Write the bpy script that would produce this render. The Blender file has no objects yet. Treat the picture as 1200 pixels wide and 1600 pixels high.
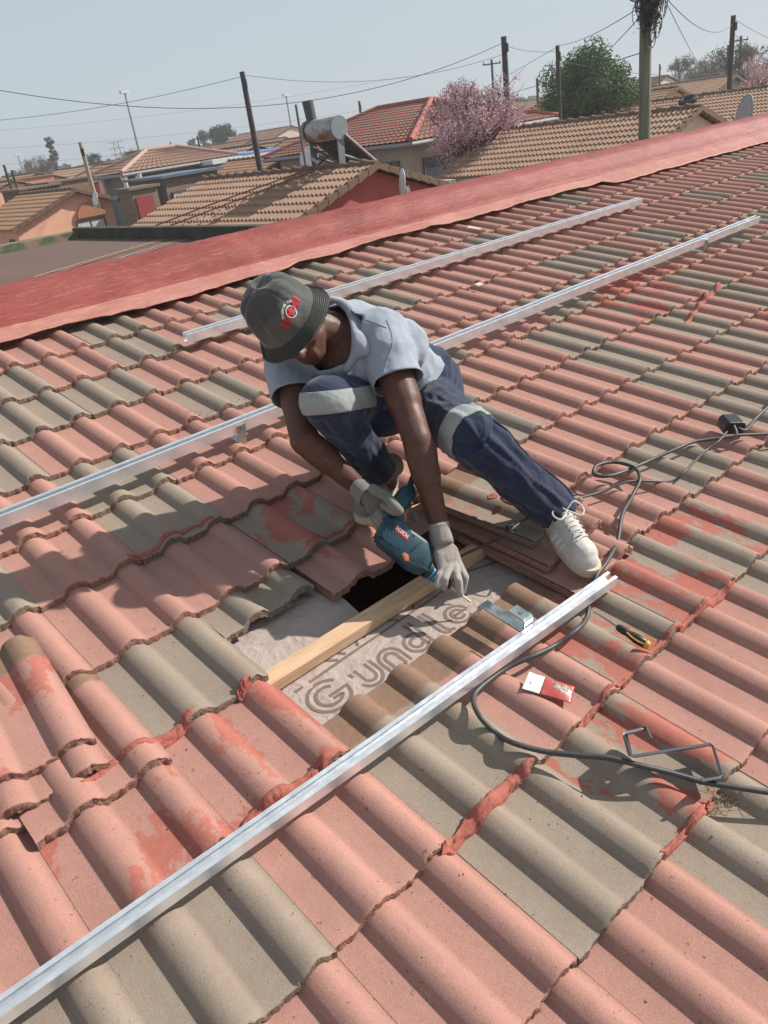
import bpy, bmesh, math, random
from mathutils import Vector, Matrix, noise
random.seed(7)
D = bpy.data; SC = bpy.context.scene; COL = SC.collection
# ------------------------------------------------------------------ camera, sky, sun, exposure
CAM = Vector((-0.6739, -0.8231, 1.2570))
WC = Matrix(((0.72736, -0.67357, -0.13135), (-0.38901, -0.24702, -0.88750), (0.56534, 0.69663, -0.44170)))
FPX = 1226.6
PIT = math.radians(12.058)
cd = D.cameras.new('camera'); cam = D.objects.new('camera', cd); COL.objects.link(cam)
cd.sensor_fit = 'VERTICAL'; cd.sensor_height = 36.0; cd.lens = 36.0*FPX/1600
cd.clip_start = .02; cd.clip_end = 4000
rx, ry, rz = Vector(WC[0]), Vector(WC[1]), Vector(WC[2])
M = Matrix((rx, -ry, -rz)).transposed().to_4x4(); M.translation = CAM
cam.matrix_world = M
SC.camera = cam
SUN = Vector((.74, -.33, .585)).normalized()
w = D.worlds.new('World'); SC.world = w; w.use_nodes = True
nt = w.node_tree; bg = nt.nodes['Background']
sky = nt.nodes.new('ShaderNodeTexSky'); sky.sky_type = 'NISHITA'; sky.sun_disc = False
sky.sun_elevation = math.asin(SUN.z); sky.sun_rotation = math.atan2(SUN.x, SUN.y)
sky.altitude = 0; sky.air_density = 1.0; sky.dust_density = 2.0; sky.ozone_density = 1.0
hs = nt.nodes.new('ShaderNodeHueSaturation'); hs.inputs['Saturation'].default_value = .6; hs.inputs['Value'].default_value = 1.0; nt.links.new(sky.outputs[0], hs.inputs['Color'])
tcw = nt.nodes.new('ShaderNodeTexCoord'); spw = nt.nodes.new('ShaderNodeSeparateXYZ'); nt.links.new(tcw.outputs['Generated'], spw.inputs[0])
mr = nt.nodes.new('ShaderNodeMapRange'); mr.inputs[1].default_value = .05; mr.inputs[2].default_value = .6; mr.inputs[3].default_value = .92; mr.inputs[4].default_value = .4; nt.links.new(spw.outputs[2], mr.inputs[0])
hz = nt.nodes.new('ShaderNodeMix'); hz.data_type = 'RGBA'; nt.links.new(mr.outputs[0], hz.inputs[0])       # dusty winter air: pale and grey towards the horizon
nt.links.new(hs.outputs[0], hz.inputs[6]); hz.inputs[7].default_value = (6.2, 7.2, 7.9, 1)
nt.links.new(hz.outputs[2], bg.inputs[0]); bg.inputs[1].default_value = .082
ld = D.lights.new('sun', 'SUN'); ld.energy = 5.0; ld.angle = math.radians(.8); ld.color = (1, .93, .84)
sun = D.objects.new('sun', ld); COL.objects.link(sun); sun.rotation_euler = SUN.to_track_quat('Z', 'Y').to_euler()
SC.view_settings.view_transform = 'Standard'; SC.view_settings.look = 'None'
SC.view_settings.exposure = .16; SC.view_settings.gamma = 1
SC.cycles.max_bounces = 8; SC.cycles.volume_bounces = 0

# ------------------------------------------------------------------ helpers
def P(x, y, d):                       # point seen at photo pixel (x, y) at depth d
    return CAM + WC.transposed() @ (Vector(((x-600)/FPX, (y-800)/FPX, 1))*d)
ROOF = Matrix.Rotation(PIT, 4, 'X')
RINV = ROOF.inverted()
def R(x, s, n=0): return ROOF @ Vector((x, s, n))
def toroof(p): return RINV @ p
def link(o, parent=None):
    COL.objects.link(o)
    if parent: o.parent = parent
    return o
def tag(o, label=None, cat=None, group=None, kind=None):
    for k, v in (('label', label), ('category', cat), ('group', group), ('kind', kind)):
        if v: o[k] = v
    return o
def thing(name, label, cat, loc=(0, 0, 0), rot=(0, 0, 0), group=None):
    o = D.objects.new(name, None); o.location = loc; o.rotation_euler = rot; o.empty_display_size = .1
    return tag(link(o), label, cat, group)
class MB:
    def __init__(s): s.v = []; s.f = []; s.m = []; s.sm = []
    def add(s, vs, fs, mi=0, smooth=False):
        b = len(s.v); s.v += [tuple(v) for v in vs]
        for f in fs: s.f.append([b+i for i in f]); s.m.append(mi); s.sm.append(smooth)
        return s
    def box(s, x0, x1, y0, y1, z0, z1, mi=0, T=None):
        vs = [Vector(p) for p in ((x0,y0,z0),(x1,y0,z0),(x1,y1,z0),(x0,y1,z0),(x0,y0,z1),(x1,y0,z1),(x1,y1,z1),(x0,y1,z1))]
        if T: vs = [T @ v for v in vs]
        return s.add(vs, [(0,3,2,1),(4,5,6,7),(0,1,5,4),(1,2,6,5),(2,3,7,6),(3,0,4,7)], mi)
    def tube(s, pts, r, n=8, mi=0, caps=True, flat=1.0):
        pts = [Vector(p) for p in pts]; m = len(pts)
        rs = r if isinstance(r, (list, tuple)) else [r]*m
        up = None; vs = []
        for i, p in enumerate(pts):
            t = (pts[min(i+1, m-1)]-pts[max(i-1, 0)]).normalized()
            if up is None:
                up = t.orthogonal().normalized() if abs(t.z) > .9 else (Vector((0,0,1))-t*t.z).normalized()
            else: up = (up-t*up.dot(t)).normalized()
            sd = t.cross(up)
            for k in range(n):
                a = 2*math.pi*k/n
                vs.append(p+sd*math.cos(a)*rs[i]+up*math.sin(a)*rs[i]*flat)
        fs = [(i*n+k, i*n+(k+1) % n, (i+1)*n+(k+1) % n, (i+1)*n+k) for i in range(m-1) for k in range(n)]
        s.add(vs, fs, mi, True)
        if caps: s.add([vs[k] for k in range(n)], [tuple(range(n))[::-1]], mi); s.add(vs[-n:], [tuple(range(n))], mi)
        return s
    def prism(s, outline, y0, y1, mi=0, T=None, axis='y'):      # outline in (x,z) extruded along y
        n = len(outline)
        mk = (lambda a, b, y: Vector((a, y, b))) if axis == 'y' else (lambda a, b, y: Vector((a, b, y))) if axis == 'z' else (lambda a, b, y: Vector((y, a, b)))
        vs = [mk(a, b, y0) for a, b in outline]+[mk(a, b, y1) for a, b in outline]
        if T: vs = [T @ v for v in vs]
        fs = [(i, (i+1) % n, n+(i+1) % n, n+i) for i in range(n)]+[tuple(range(n))[::-1], tuple(range(n, 2*n))]
        return s.add(vs, fs, mi)
    def mesh(s, name='m'):
        me = D.meshes.new(name); me.from_pydata(s.v, [], s.f)
        me.polygons.foreach_set('material_index', s.m); me.polygons.foreach_set('use_smooth', s.sm); me.update()
        return me
    def build(s, name, mats, parent=None, fix=False):
        me = s.mesh(name)
        for m in (mats if isinstance(mats, (list, tuple)) else [mats]): me.materials.append(m)
        if fix:
            bm = bmesh.new(); bm.from_mesh(me); bmesh.ops.recalc_face_normals(bm, faces=bm.faces); bm.to_mesh(me); bm.free()
        return link(D.objects.new(name, me), parent)
def catmull(pts, k=6):
    pts = [Vector(p) for p in pts]; q = [pts[0]*2-pts[1]]+pts+[pts[-1]*2-pts[-2]]; out = []
    for i in range(1, len(q)-2):
        a, b, c, d = q[i-1:i+3]
        for j in range(k):
            t = j/k
            out.append(.5*((2*b)+(c-a)*t+(2*a-5*b+4*c-d)*t*t+(3*b-3*c+d-a)*t**3))
    return out+[pts[-1]]

# ------------------------------------------------------------------ materials
class NM:
    def __init__(s, name, rough=.8, metal=0, spec=None):
        s.m = D.materials.new(name); s.m.use_nodes = True; s.t = s.m.node_tree; s.b = s.t.nodes['Principled BSDF']
        s.b.inputs['Roughness'].default_value = rough; s.b.inputs['Metallic'].default_value = metal
        if spec is not None: s.b.inputs['Specular IOR Level'].default_value = spec
        s.tc = s.t.nodes.new('ShaderNodeTexCoord')
    def n(s, typ, **kw):
        x = s.t.nodes.new(typ)
        for k, v in kw.items(): setattr(x, k, v)
        return x
    def l(s, a, b): s.t.links.new(a, b)
    def noise(s, scale, detail=4, rough=.55, co='Object', vec=None, dist=0):
        x = s.n('ShaderNodeTexNoise'); x.inputs['Scale'].default_value = scale; x.inputs['Detail'].default_value = detail
        x.inputs['Roughness'].default_value = rough; x.inputs['Distortion'].default_value = dist
        s.l(vec if vec else s.co(co), x.inputs['Vector']); return x.outputs['Fac']
    def co(s, c):
        if c == 'World': return s.geo().outputs['Position']
        return s.tc.outputs[c]
    def geo(s):
        if not hasattr(s, 'g'): s.g = s.n('ShaderNodeNewGeometry')
        return s.g
    def ramp(s, fac, stops):
        r = s.n('ShaderNodeValToRGB'); e = r.color_ramp.elements
        while len(e) < len(stops): e.new(.5)
        for i, (p, c) in enumerate(stops):
            e[i].position = p; c = c if isinstance(c, (tuple, list)) else (c, c, c)
            e[i].color = (c[0], c[1], c[2], 1)
        s.l(fac, r.inputs[0]); return r.outputs[0]
    def mix(s, f, a, b, mode='MIX'):
        x = s.n('ShaderNodeMix', data_type='RGBA', blend_type=mode)
        for sock, v in ((x.inputs[0], f), (x.inputs[6], a), (x.inputs[7], b)):
            if isinstance(v, (int, float)): sock.default_value = v
            elif isinstance(v, (tuple, list)): sock.default_value = (v[0], v[1], v[2], 1)
            else: s.l(v, sock)
        return x.outputs[2]
    def math(s, op, a, b=0):
        x = s.n('ShaderNodeMath', operation=op)
        for sock, v in ((x.inputs[0], a), (x.inputs[1], b)):
            if isinstance(v, (int, float)): sock.default_value = v
            else: s.l(v, sock)
        return x.outputs[0]
    def col(s, c):
        if isinstance(c, (tuple, list)): s.b.inputs['Base Color'].default_value = (c[0], c[1], c[2], 1)
        else: s.l(c, s.b.inputs['Base Color'])
        return s
    def bump(s, h, strength=.3, dist=.002):
        b = s.n('ShaderNodeBump'); b.inputs['Strength'].default_value = strength; b.inputs['Distance'].default_value = dist
        s.l(h, b.inputs['Height']); s.l(b.outputs[0], s.b.inputs['Normal']); return s
    def sepz(s, co='Object'):
        x = s.n('ShaderNodeSeparateXYZ'); s.l(s.co(co), x.inputs[0]); return x.outputs
def simple(name, c, rough=.7, metal=0, var=.12, scale=8, bump=0, bs=40, bd=.002, spec=None):
    m = NM(name, rough, metal, spec)
    if var:
        f = m.noise(scale, 5)
        m.col(m.mix(f, tuple(max(0, x*(1-var*1.6)) for x in c), tuple(min(1, x*(1+var*1.6)) for x in c)))
    else: m.col(c)
    if bump: m.bump(m.noise(bs, 4), bump, bd)
    return m.m

def tile_mat(name, base, paint=0.0, head=True):
    m = NM(name, .88, spec=.25)
    oi = m.n('ShaderNodeObjectInfo')
    big = m.noise(3.1, 4, co='World'); fine = m.noise(260, 2, .7, co='World'); mid = m.noise(30, 4, .6, co='World')
    a = m.mix(big, tuple(x*.86 for x in base), tuple(min(1, x*1.13) for x in base))
    a = m.mix(m.math('MULTIPLY', oi.outputs['Random'], .3), a, tuple(x*.72 for x in base))
    a = m.mix(m.ramp(fine, [(.3, 0.0), (.72, .6)]), a, tuple(min(1, x*1.25+.03) for x in base))
    # ochre dust
    a = m.mix(m.ramp(mid, [(.45, 0.0), (.8, .3)]), a, (.30, .19, .12))
    # dark specks
    fd = m.noise(330, 2, .7, co='World'); a = m.mix(m.ramp(fd, [(.52, 0.0), (.75, .45)]), a, tuple(x*.55 for x in base)); sp = m.noise(85, 2, .5, co='World'); a = m.mix(m.ramp(sp, [(.70, 0.0), (.74, .6)]), a, (.1, .05, .04))
    gr = m.noise(1.7, 6, .65, co='World', dist=.8); a = m.mix(m.ramp(gr, [(.48, 0.0), (.72, .38)]), a, tuple(x*.62 for x in base))
    mps = m.n('ShaderNodeMapping'); mps.inputs['Scale'].default_value = (34, 2.2, 10); m.l(m.co('World'), mps.inputs[0]); a = m.mix(m.ramp(m.noise(1, 4, .6, vec=mps.outputs[0]), [(.5, 0.0), (.75, .22)]), a, (.22, .16, .12))
    lc = m.noise(17, 5, .7, co='World'); a = m.mix(m.ramp(lc, [(.63, 0.0), (.70, .28)]), a, (.40, .33, .27))
    if paint:
        mpp = m.n('ShaderNodeMapping'); mpp.inputs['Scale'].default_value = (1.0, .55, 1.0); m.l(m.co('World'), mpp.inputs[0]); pn = m.noise(5.0, 9, .68, vec=mpp.outputs[0], dist=.25)
        th = .625-.19*paint
        msk = m.ramp(m.math('ADD', pn, m.math('MULTIPLY', m.noise(60, 4, .7, co='World'), .05)), [(th+.01, 0.0), (th+.035, .92)])
        rv = m.noise(70, 4, .6, co='World')
        a = m.mix(msk, a, m.mix(rv, (.36, .10, .075), (.47, .18, .14)))
    # bare concrete on the covered head of the tile
    so = m.sepz(); hd = 0.0 if not head else m.ramp(m.math('ADD', so[1], m.math('MULTIPLY', m.noise(25, 3), .03)), [(.335, 0.0), (.342, 1.0)])
    a = m.mix(hd, a, m.mix(m.noise(60, 5), (.19, .12, .08), (.33, .21, .15)))
    # sandy crumb on vertical faces (local s near the front edge)
    m.col(a)
    m.bump(m.math('ADD', m.noise(420, 3, .7, co='World'), m.math('MULTIPLY', mid, .8)), .6, .0022)
    return m.m
PINK = tile_mat('pink_tile', (.43, .226, .186)); GREY = tile_mat('grey_tile', (.302, .246, .197))
PINKP = tile_mat('pink_tile_painted', (.43, .226, .186), .38); GREYP = tile_mat('grey_tile_painted', (.302, .246, .197), .55)
FIELD = [tile_mat('far_pink_tile', (.43, .226, .186), 0, False), tile_mat('far_grey_tile', (.302, .246, .197), 0, False), tile_mat('far_pink_painted', (.43, .226, .186), .5, False), tile_mat('far_grey_painted', (.302, .246, .197), .5, False)]
def crumb(name, c):
    m = NM(name, .95, spec=.1); f = m.noise(160, 4, .7, co='World')
    m.col(m.mix(m.ramp(f, [(.35, 0.0), (.65, 1.0)]), tuple(x*.45 for x in c), c)); m.bump(f, 1, .006); return m.m
EDGEP = crumb('pink_tile_crumb', (.44, .25, .20)); EDGEG = crumb('grey_tile_crumb', (.33, .25, .20))
def mortar():
    m = NM('red_mortar', .8); f = m.noise(35, 5, .6, co='World', dist=.5)
    m.col(m.mix(f, (.30, .075, .055), (.44, .15, .11))); m.bump(f, .8, .008); return m.m
MORTAR = mortar()
def redpaint(name, c1, c2):
    m = NM(name, .62, spec=.35); f = m.noise(2.5, 6, .6, co='World', dist=1.0); g = m.noise(40, 5, .6, co='World')
    mp = m.n('ShaderNodeMapping'); mp.inputs['Scale'].default_value = (2, 14, 14); m.l(m.co('World'), mp.inputs[0])
    st = m.noise(5, 5, .6, vec=mp.outputs[0], dist=.6)
    a = m.mix(m.ramp(f, [(.3, 0.0), (.7, 1.0)]), c1, c2); a = m.mix(m.ramp(st, [(.52, 0.0), (.68, .38)]), a, tuple(min(1, x*1.4+.06) for x in c2))
    a = m.mix(m.ramp(g, [(.6, 0.0), (.75, .35)]), a, tuple(x*.55 for x in c1))
    m.col(a); m.bump(m.math('ADD', st, m.math('MULTIPLY', g, .4)), .5, .012); return m.m
PARA = redpaint('parapet_paint', (.20, .038, .032), (.33, .082, .070)); FLASH = redpaint('flashing_paint', (.40, .15, .12), (.50, .25, .205))
def wood_mat():
    m = NM('pine_wood', .6); mp = m.n('ShaderNodeMapping'); mp.inputs['Scale'].default_value = (2, 30, 30); m.l(m.co('Object'), mp.inputs[0])
    f = m.noise(3, 5, .6, vec=mp.outputs[0], dist=1.2)
    a = m.mix(m.ramp(f, [(.3, 0.0), (.7, 1.0)]), (.52, .32, .18), (.70, .50, .33))
    kn = m.n('ShaderNodeTexVoronoi'); kn.inputs['Scale'].default_value = 9; m.l(m.co('Object'), kn.inputs[0])
    a = m.mix(m.ramp(kn.outputs['Distance'], [(.06, .9), (.16, 0.0)]), a, (.12, .045, .02))
    m.col(a); m.bump(f, .3, .002); return m.m
WOOD = wood_mat()
def galv(name, c=(.60, .63, .66), rough=.3):
    m = NM(name, rough, 1); v = m.n('ShaderNodeTexVoronoi'); v.inputs['Scale'].default_value = 55; m.l(m.co('World'), v.inputs[0])
    f = m.noise(14, 4, co='World')
    m.col(m.mix(m.mix(.5, v.outputs['Distance'], f), tuple(x*.94 for x in c), tuple(min(1, x*1.06) for x in c)))
    m.l(m.ramp(m.noise(30, 3, co='World'), [(.3, rough*.75), (.7, rough*1.35)]), m.b.inputs['Roughness'])
    return m.m
GALV = galv('galvanised_steel', (.86, .90, .94), .36); GALV.node_tree.nodes['Principled BSDF'].inputs['Metallic'].default_value = .75; ZINC = galv('zinc_plate', (.42, .50, .52), .36)
def underlay_mat():
    m = NM('underlay_sheet', .75); f = m.noise(4, 6, .6, co='World'); g = m.noise(60, 4, .7, co='World')
    a = m.mix(f, (.36, .285, .255), (.50, .42, .385)); a = m.mix(m.ramp(m.noise(2.4, 5, .6, co='World', dist=.4), [(.56, 0.0), (.72, .75)]), a, (.30, .15, .08))
    a = m.mix(m.ramp(g, [(.55, 0.0), (.7, .3)]), a, (.25, .17, .14)); m.col(a)
    m.bump(m.math('ADD', m.noise(16, 5, .5, co='World', dist=1), m.math('MULTIPLY', m.math('ABSOLUTE', m.math('SUBTRACT', m.noise(9, 3, .5, co='World', dist=.5), .5)), -2.0)), .8, .010); return m.m
UNDER = underlay_mat()
PRINT = simple('underlay_print', (.20, .14, .115), .75, var=.2, scale=30)
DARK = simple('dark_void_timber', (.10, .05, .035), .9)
RUBBER = simple('black_cable_rubber', (.055, .055, .058), .5, var=.3, scale=60)
BLACKP = simple('black_plastic', (.02, .02, .022), .42, var=.2, scale=30)

# ------------------------------------------------------------------ ground
g = MB(); K = 24; ext = 1500
for i in range(K+1):
    for j in range(K+1):
        a = (i/K*2-1); b = (j/K*2-1)
        g.v.append((a*abs(a)*ext, b*abs(b)*ext+100, -3.35))
g.f = [[i*(K+1)+j, (i+1)*(K+1)+j, (i+1)*(K+1)+j+1, i*(K+1)+j+1] for i in range(K) for j in range(K)]; g.m = [0]*len(g.f); g.sm = [False]*len(g.f)
gm = NM('ground_soil', .95); gf = gm.noise(.25, 8, .6, co='World'); gm.col(gm.mix(gf, (.16, .11, .075), (.30, .22, .155))); gm.bump(gm.noise(3, 5, co='World'), .5, .05)
tag(g.build('ground', gm.m), kind='structure')

# ------------------------------------------------------------------ our roof: interlocking double-roll tiles
GA = .3029; TL = .42; TH = .022; HR = .026
def prof(x):                                   # x in metres along the course, crest at multiples of .15
    d = abs((x+.075) % .15-.075)
    wv = .037
    if d > wv: return .0012*(1-(d-wv)/.036)**2
    c = (.5+.5*math.cos(math.pi*d/wv)); e = math.sqrt(max(0, 1-(d/wv)**2))
    return .0012+(HR-.0012)*(.2*c**.8+.8*e**.95)
def tilemesh(name, variant, x0=.046, x1=.346):
    rnd = random.Random(variant); mb = MB()
    nx = 44
    xs = [x0+(x1-x0)*i/(nx-1) for i in range(nx)]
    ss = [0, .003, .009, .03, .09, .16, .23, .30, .336, .36, TL]
    off = lambda i, k: (noise.noise(Vector((i*.9, k*1.7, variant*9.1)))*.5)
    rows = []
    H = lambda x, s: prof(x)-HR-(TH/GA)*s
    seam = lambda i: -.005 if i in (nx-4, nx-3) else 0
    for k, s in enumerate(ss):
        row = []
        for i, x in enumerate(xs):
            jx = 0; z = H(x, s)+seam(i)
            yy = s
            if k == 0: z -= .004+.003*off(i, 1); yy -= -.002+.010*off(i*2.3, 2)
            if k == 1: z -= .0012
            if k == len(ss)-1: yy += 0
            row.append((x, yy, z))
        rows.append(row)
    vs = [p for r in rows for p in r]; n = nx
    fs = [(k*n+i, k*n+i+1, (k+1)*n+i+1, (k+1)*n+i) for k in range(len(ss)-1) for i in range(n-1)]
    mb.add(vs, fs, 0, True)
    # crumbly front face, hanging slightly forward
    fr = []
    for q, dz in enumerate((0, .007, .015, .022)):
        for i, x in enumerate(xs):
            b = rows[0][i]
            if q == 0: fr.append(b)
            else: fr.append((x+.003*off(i*1.9, q+5), b[1]+.012*off(i*1.7, q*3+11)-.001, b[2]-dz+.006*off(i*1.3, q+17)))
    mb.add(fr, [(q*n+i+n, q*n+i+1+n, q*n+i+1, q*n+i) for q in range(3) for i in range(n-1)], 1, True)
    # underside and ends
    bt = [fr[3*n+i] for i in range(n)]+[(x, .05, H(x, .05)-TH) for x in xs]+[(x, TL, H(x, TL)-TH) for x in xs]
    mb.add(bt, [(i+n*q, i+n*(q+1), i+1+n*(q+1), i+1+n*q) for q in range(2) for i in range(n-1)], 1, True)
    mb.add([(x, TL, H(x, TL)) for x in xs]+[(x, TL, H(x, TL)-TH) for x in xs], [(i, i+1, n+i+1, n+i) for i in range(n-1)], 1)
    for x, fl in ((x0, 1), (x1, 0)):
        e = [(x, 0.002, H(x, 0)-.004), (x, TL, H(x, TL)), (x, TL, H(x, TL)-TH), (x, 0.002, H(x, 0)-.004-TH)]
        mb.add(e, [(0, 1, 2, 3) if fl else (3, 2, 1, 0)], 1)
    me = mb.mesh(name); me.materials.append(None); me.materials.append(EDGEP)
    return me, mb
TM = [tilemesh('roof_tile', v) for v in range(6)]
house = thing('house', 'house under the worker with pink and grey double roll tile roof and red painted parapet', 'house', rot=(PIT, 0, 0))

# colour map read off the photograph: course v, tile index k covering rolls 2k+1, 2k+2
G_, P_, GP, PP = 'G', 'P', 'GP', 'PP'
CM = {0: {-3: G_, -2: G_, -1: P_, 0: G_, 1: P_, 2: GP, 3: GP, 4: GP}, 1: {-1: P_, 0: G_, 1: GP, 2: P_, 3: P_, 4: G_, -2: P_},
      2: {-1: P_, 0: P_, 1: G_, 2: P_, 3: P_}, 3: {0: P_, 1: P_, 2: G_, 3: P_},
      -1: {-3: P_, -2: PP, -1: PP, 3: PP, 4: P_, 5: G_, 6: P_, 7: G_},
      -2: {-3: P_, -2: P_, -1: G_, 0: G_, 1: PP, 2: P_, 3: GP, 4: P_, 5: P_, 6: P_, 7: G_, 8: P_, 9: G_},
      -3: {-3: G_, -2: P_, -1: P_, 0: P_, 1: GP, 2: P_, 3: P_, 4: G_, 5: P_, 6: P_, 7: G_, 8: P_, 9: G_, 10: P_},
      -4: {-2: G_, -1: P_, 0: G_, 1: P_, 2: P_, 3: P_, 4: G_, 5: P_, 6: P_, 7: G_, 8: P_, 9: GP, 10: PP, 11: G_, 12: P_},
      -5: {-2: G_, -1: P_, 0: G_, 1: P_, 2: P_, 3: G_, 4: P_, 5: G_, 6: P_, 7: P_, 8: G_, 9: GP, 10: PP, 11: PP, 12: P_},
      -6: {-2: G_, -1: G_, 0: P_, 1: P_, 2: G_, 3: P_, 4: P_, 5: P_}, -7: {-1: G_, 0: G_, 1: G_, 2: P_, 3: P_, 4: G_, 5: P_},
      -8: {-1: P_, 0: G_, 1: P_, 2: G_, 3: P_, 4: G_}, -9: {0: P_, 1: P_, 2: G_, 3: P_, 4: P_, 5: G_}, -10: {1: P_, 2: G_, 3: P_, 4: P_, 5: G_, 6: G_}}
MATOF = {'G': GREY, 'P': PINK, 'GP': GREYP, 'PP': PINKP}
skip = {(-1, 0), (-1, 1), (-1, 2), (-2, 2), (-2, 0), (-2, 1), (-2, -2)}
moved = {(-2, 0): (.0, .185, -.010, 1.0), (-2, 1): (.012, .125, -.006, -2.0), (-2, -2): (0, -.055, .008, 0)}
tiles = []
for v in range(7, -12, -1):
    for k in range(-7, 34):
        x, s = k*.3, -v*GA
        c = ROOF @ Vector((x+.2, s+.15, 0)); q = WC @ (c-CAM)
        if q.z < .12: q = Vector((0, 99, 1)) if q.z < -1.2 else Vector((q.x, q.y, max(q.z, .12)))
        px_, py_ = q.x/q.z*FPX+600, q.y/q.z*FPX+800; rad = .33/max(q.z, .4)*FPX
        if q.y == 99 or x < -2.1 or (x > 1.5 and s < -1.9): continue
        if (v, k) in skip and (v, k) not in moved: continue
        cm = CM.get(v, {}).get(k)
        if cm is None:
            r = noise.cell(Vector((k*1.3+5, v*2.1, 3.3))); cm = G_ if r > .58 else P_
            if 8 < k < 14 and v > -6 and r > .8: cm = PP
        dx, ds, dn, rot = moved.get((v, k), (0, 0, 0, 0))
        jit = lambda a, b: noise.noise(Vector((k*3.7+a, v*2.9+b, 1.5)))
        T = Matrix.Translation((x+dx+.003*jit(1, 2), s+ds+.005*jit(3, 4), dn+.0015*jit(5, 6))) @ Matrix.Rotation(math.radians(-1.7 if (v, k) in ((-2, 0), (-2, 1)) else 0), 4, 'X') @ Matrix.Rotation(math.radians(rot+.5*jit(7, 8)), 4, 'Z')
        on = -rad < px_ < 1200+rad*.3 and py_ < 1600+rad*.5
        hid = 1.0 if not (v in (-3, -4, -2) and 1 < k < 3) else .8
        area = rad*rad*max(.2, -(q.normalized()).dot(WC @ (ROOF.to_3x3() @ Vector((0, 0, 1)))))*(1 if on else .05)*hid
        tiles.append((area, v, k, cm, T))
tiles.sort(key=lambda t: -t[0])
mbx = MB()
for i, (a, v, k, cm, T) in enumerate(tiles):
    var = (v*7+k*3) % 6
    if i < 100:
        o = D.objects.new('roof_tile', TM[var][0]); link(o, house); o.matrix_basis = T
        o.material_slots[0].link = 'OBJECT'; o.material_slots[0].material = MATOF[cm]
        if cm in ('G', 'GP'):
            o.material_slots[1].link = 'OBJECT'; o.material_slots[1].material = EDGEG
        if (v, k) in ((-2, 0), (-2, 1)): o['label'] = 'tile slid up the roof beside the opening'
        elif cm == 'GP': o['label'] = 'grey tile smeared with red paint'
    else:
        m = TM[var][1]; mi = {'P': 0, 'G': 1, 'PP': 2, 'GP': 3}[cm]; b = len(mbx.v)
        mbx.v += [tuple(T @ Vector(p)) for p in m.v]
        mbx.f += [[b+j for j in f] for f in m.f]; mbx.m += [mi if t == 0 else (5 if cm[0] == 'G' else 4) for t in m.m]; mbx.sm += m.sm
o = mbx.build('roof_tile_field', FIELD+[EDGEP, EDGEG], house); tag(o, kind='stuff')
print('tiles', len(tiles))

def topn(x, s):                                # surface of the laid field
    v = math.ceil(-s/GA-1e-6); sv = -v*GA
    return prof(x)-HR-(TH/GA)*(s-sv)
# underlay with the cut-out
def under_n(x, s): return -.083+.006*noise.noise(Vector((x*6, s*7, 2)))-.006*math.cos(s*2*math.pi/.303)
mb = MB()
xs = [-2.3, -2.1, -1.95]+[-1.8+.05*i for i in range(43)]+[.36+.04*i for i in range(1, 30)]+[1.6+.5*i for i in range(1, 18)]
xs = sorted(set(round(a, 3) for a in xs)); ssn = [-2.0, -1.8, -1.6, -1.4, -1.2]+[-1.0+.08*i for i in range(20)]+[.60, .66, .72, .78, .80]+[.86+.1*i for i in range(26)]
ssn = sorted(set(round(a, 3) for a in ssn))
vs = [(x, s, under_n(x, s)) for s in ssn for x in xs]; n = len(xs); fs = []
for j in range(len(ssn)-1):
    for i in range(n-1):
        cx, cs = (xs[i]+xs[i+1])/2, (ssn[j]+ssn[j+1])/2
        if .385 < cx < .84 and .66 < cs < .82: continue
        fs.append((j*n+i, j*n+i+1, (j+1)*n+i+1, (j+1)*n+i))
mb.add(vs, fs, 0, True); und = mb.build('roof_underlay', UNDER, house)
# printed pattern and lettering on the underlay: parallel double strokes
from mathutils.bvhtree import BVHTree
UB = BVHTree.FromPolygons([Vector(v) for v in vs], fs)
def strokes(paths, wd):
    m = MB()
    for pts in paths:
        q_ = [Vector((a, b, 0)) for a, b in pts]; pts = [q_[0]]
        for a, b in zip(q_, q_[1:]):
            k = max(1, int((b-a).length/.008)); pts += [a.lerp(b, (i+1)/k) for i in range(k)]
        L = []; 
        for i, p in enumerate(pts):
            t = (pts[min(i+1, len(pts)-1)]-pts[max(i-1, 0)]); t.normalize(); nn = Vector((-t.y, t.x, 0))*wd/2
            for q in (p+nn, p-nn): h_ = UB.ray_cast(Vector((q.x, q.y, 1)), Vector((0, 0, -1)))[0]; L.append((q.x, q.y, (h_.z if h_ else under_n(q.x, q.y))+.0007))
        m.add(L, [(2*i, 2*i+2, 2*i+3, 2*i+1) for i in range(len(pts)-1)], 0)
    return m
def arc(cx, cy, r, a0, a1, n=14, ry=None):
    ry = ry or r
    return [(cx+r*math.cos(math.radians(a0+(a1-a0)*i/n)), cy+ry*math.sin(math.radians(a0+(a1-a0)*i/n))) for i in range(n+1)]
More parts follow.
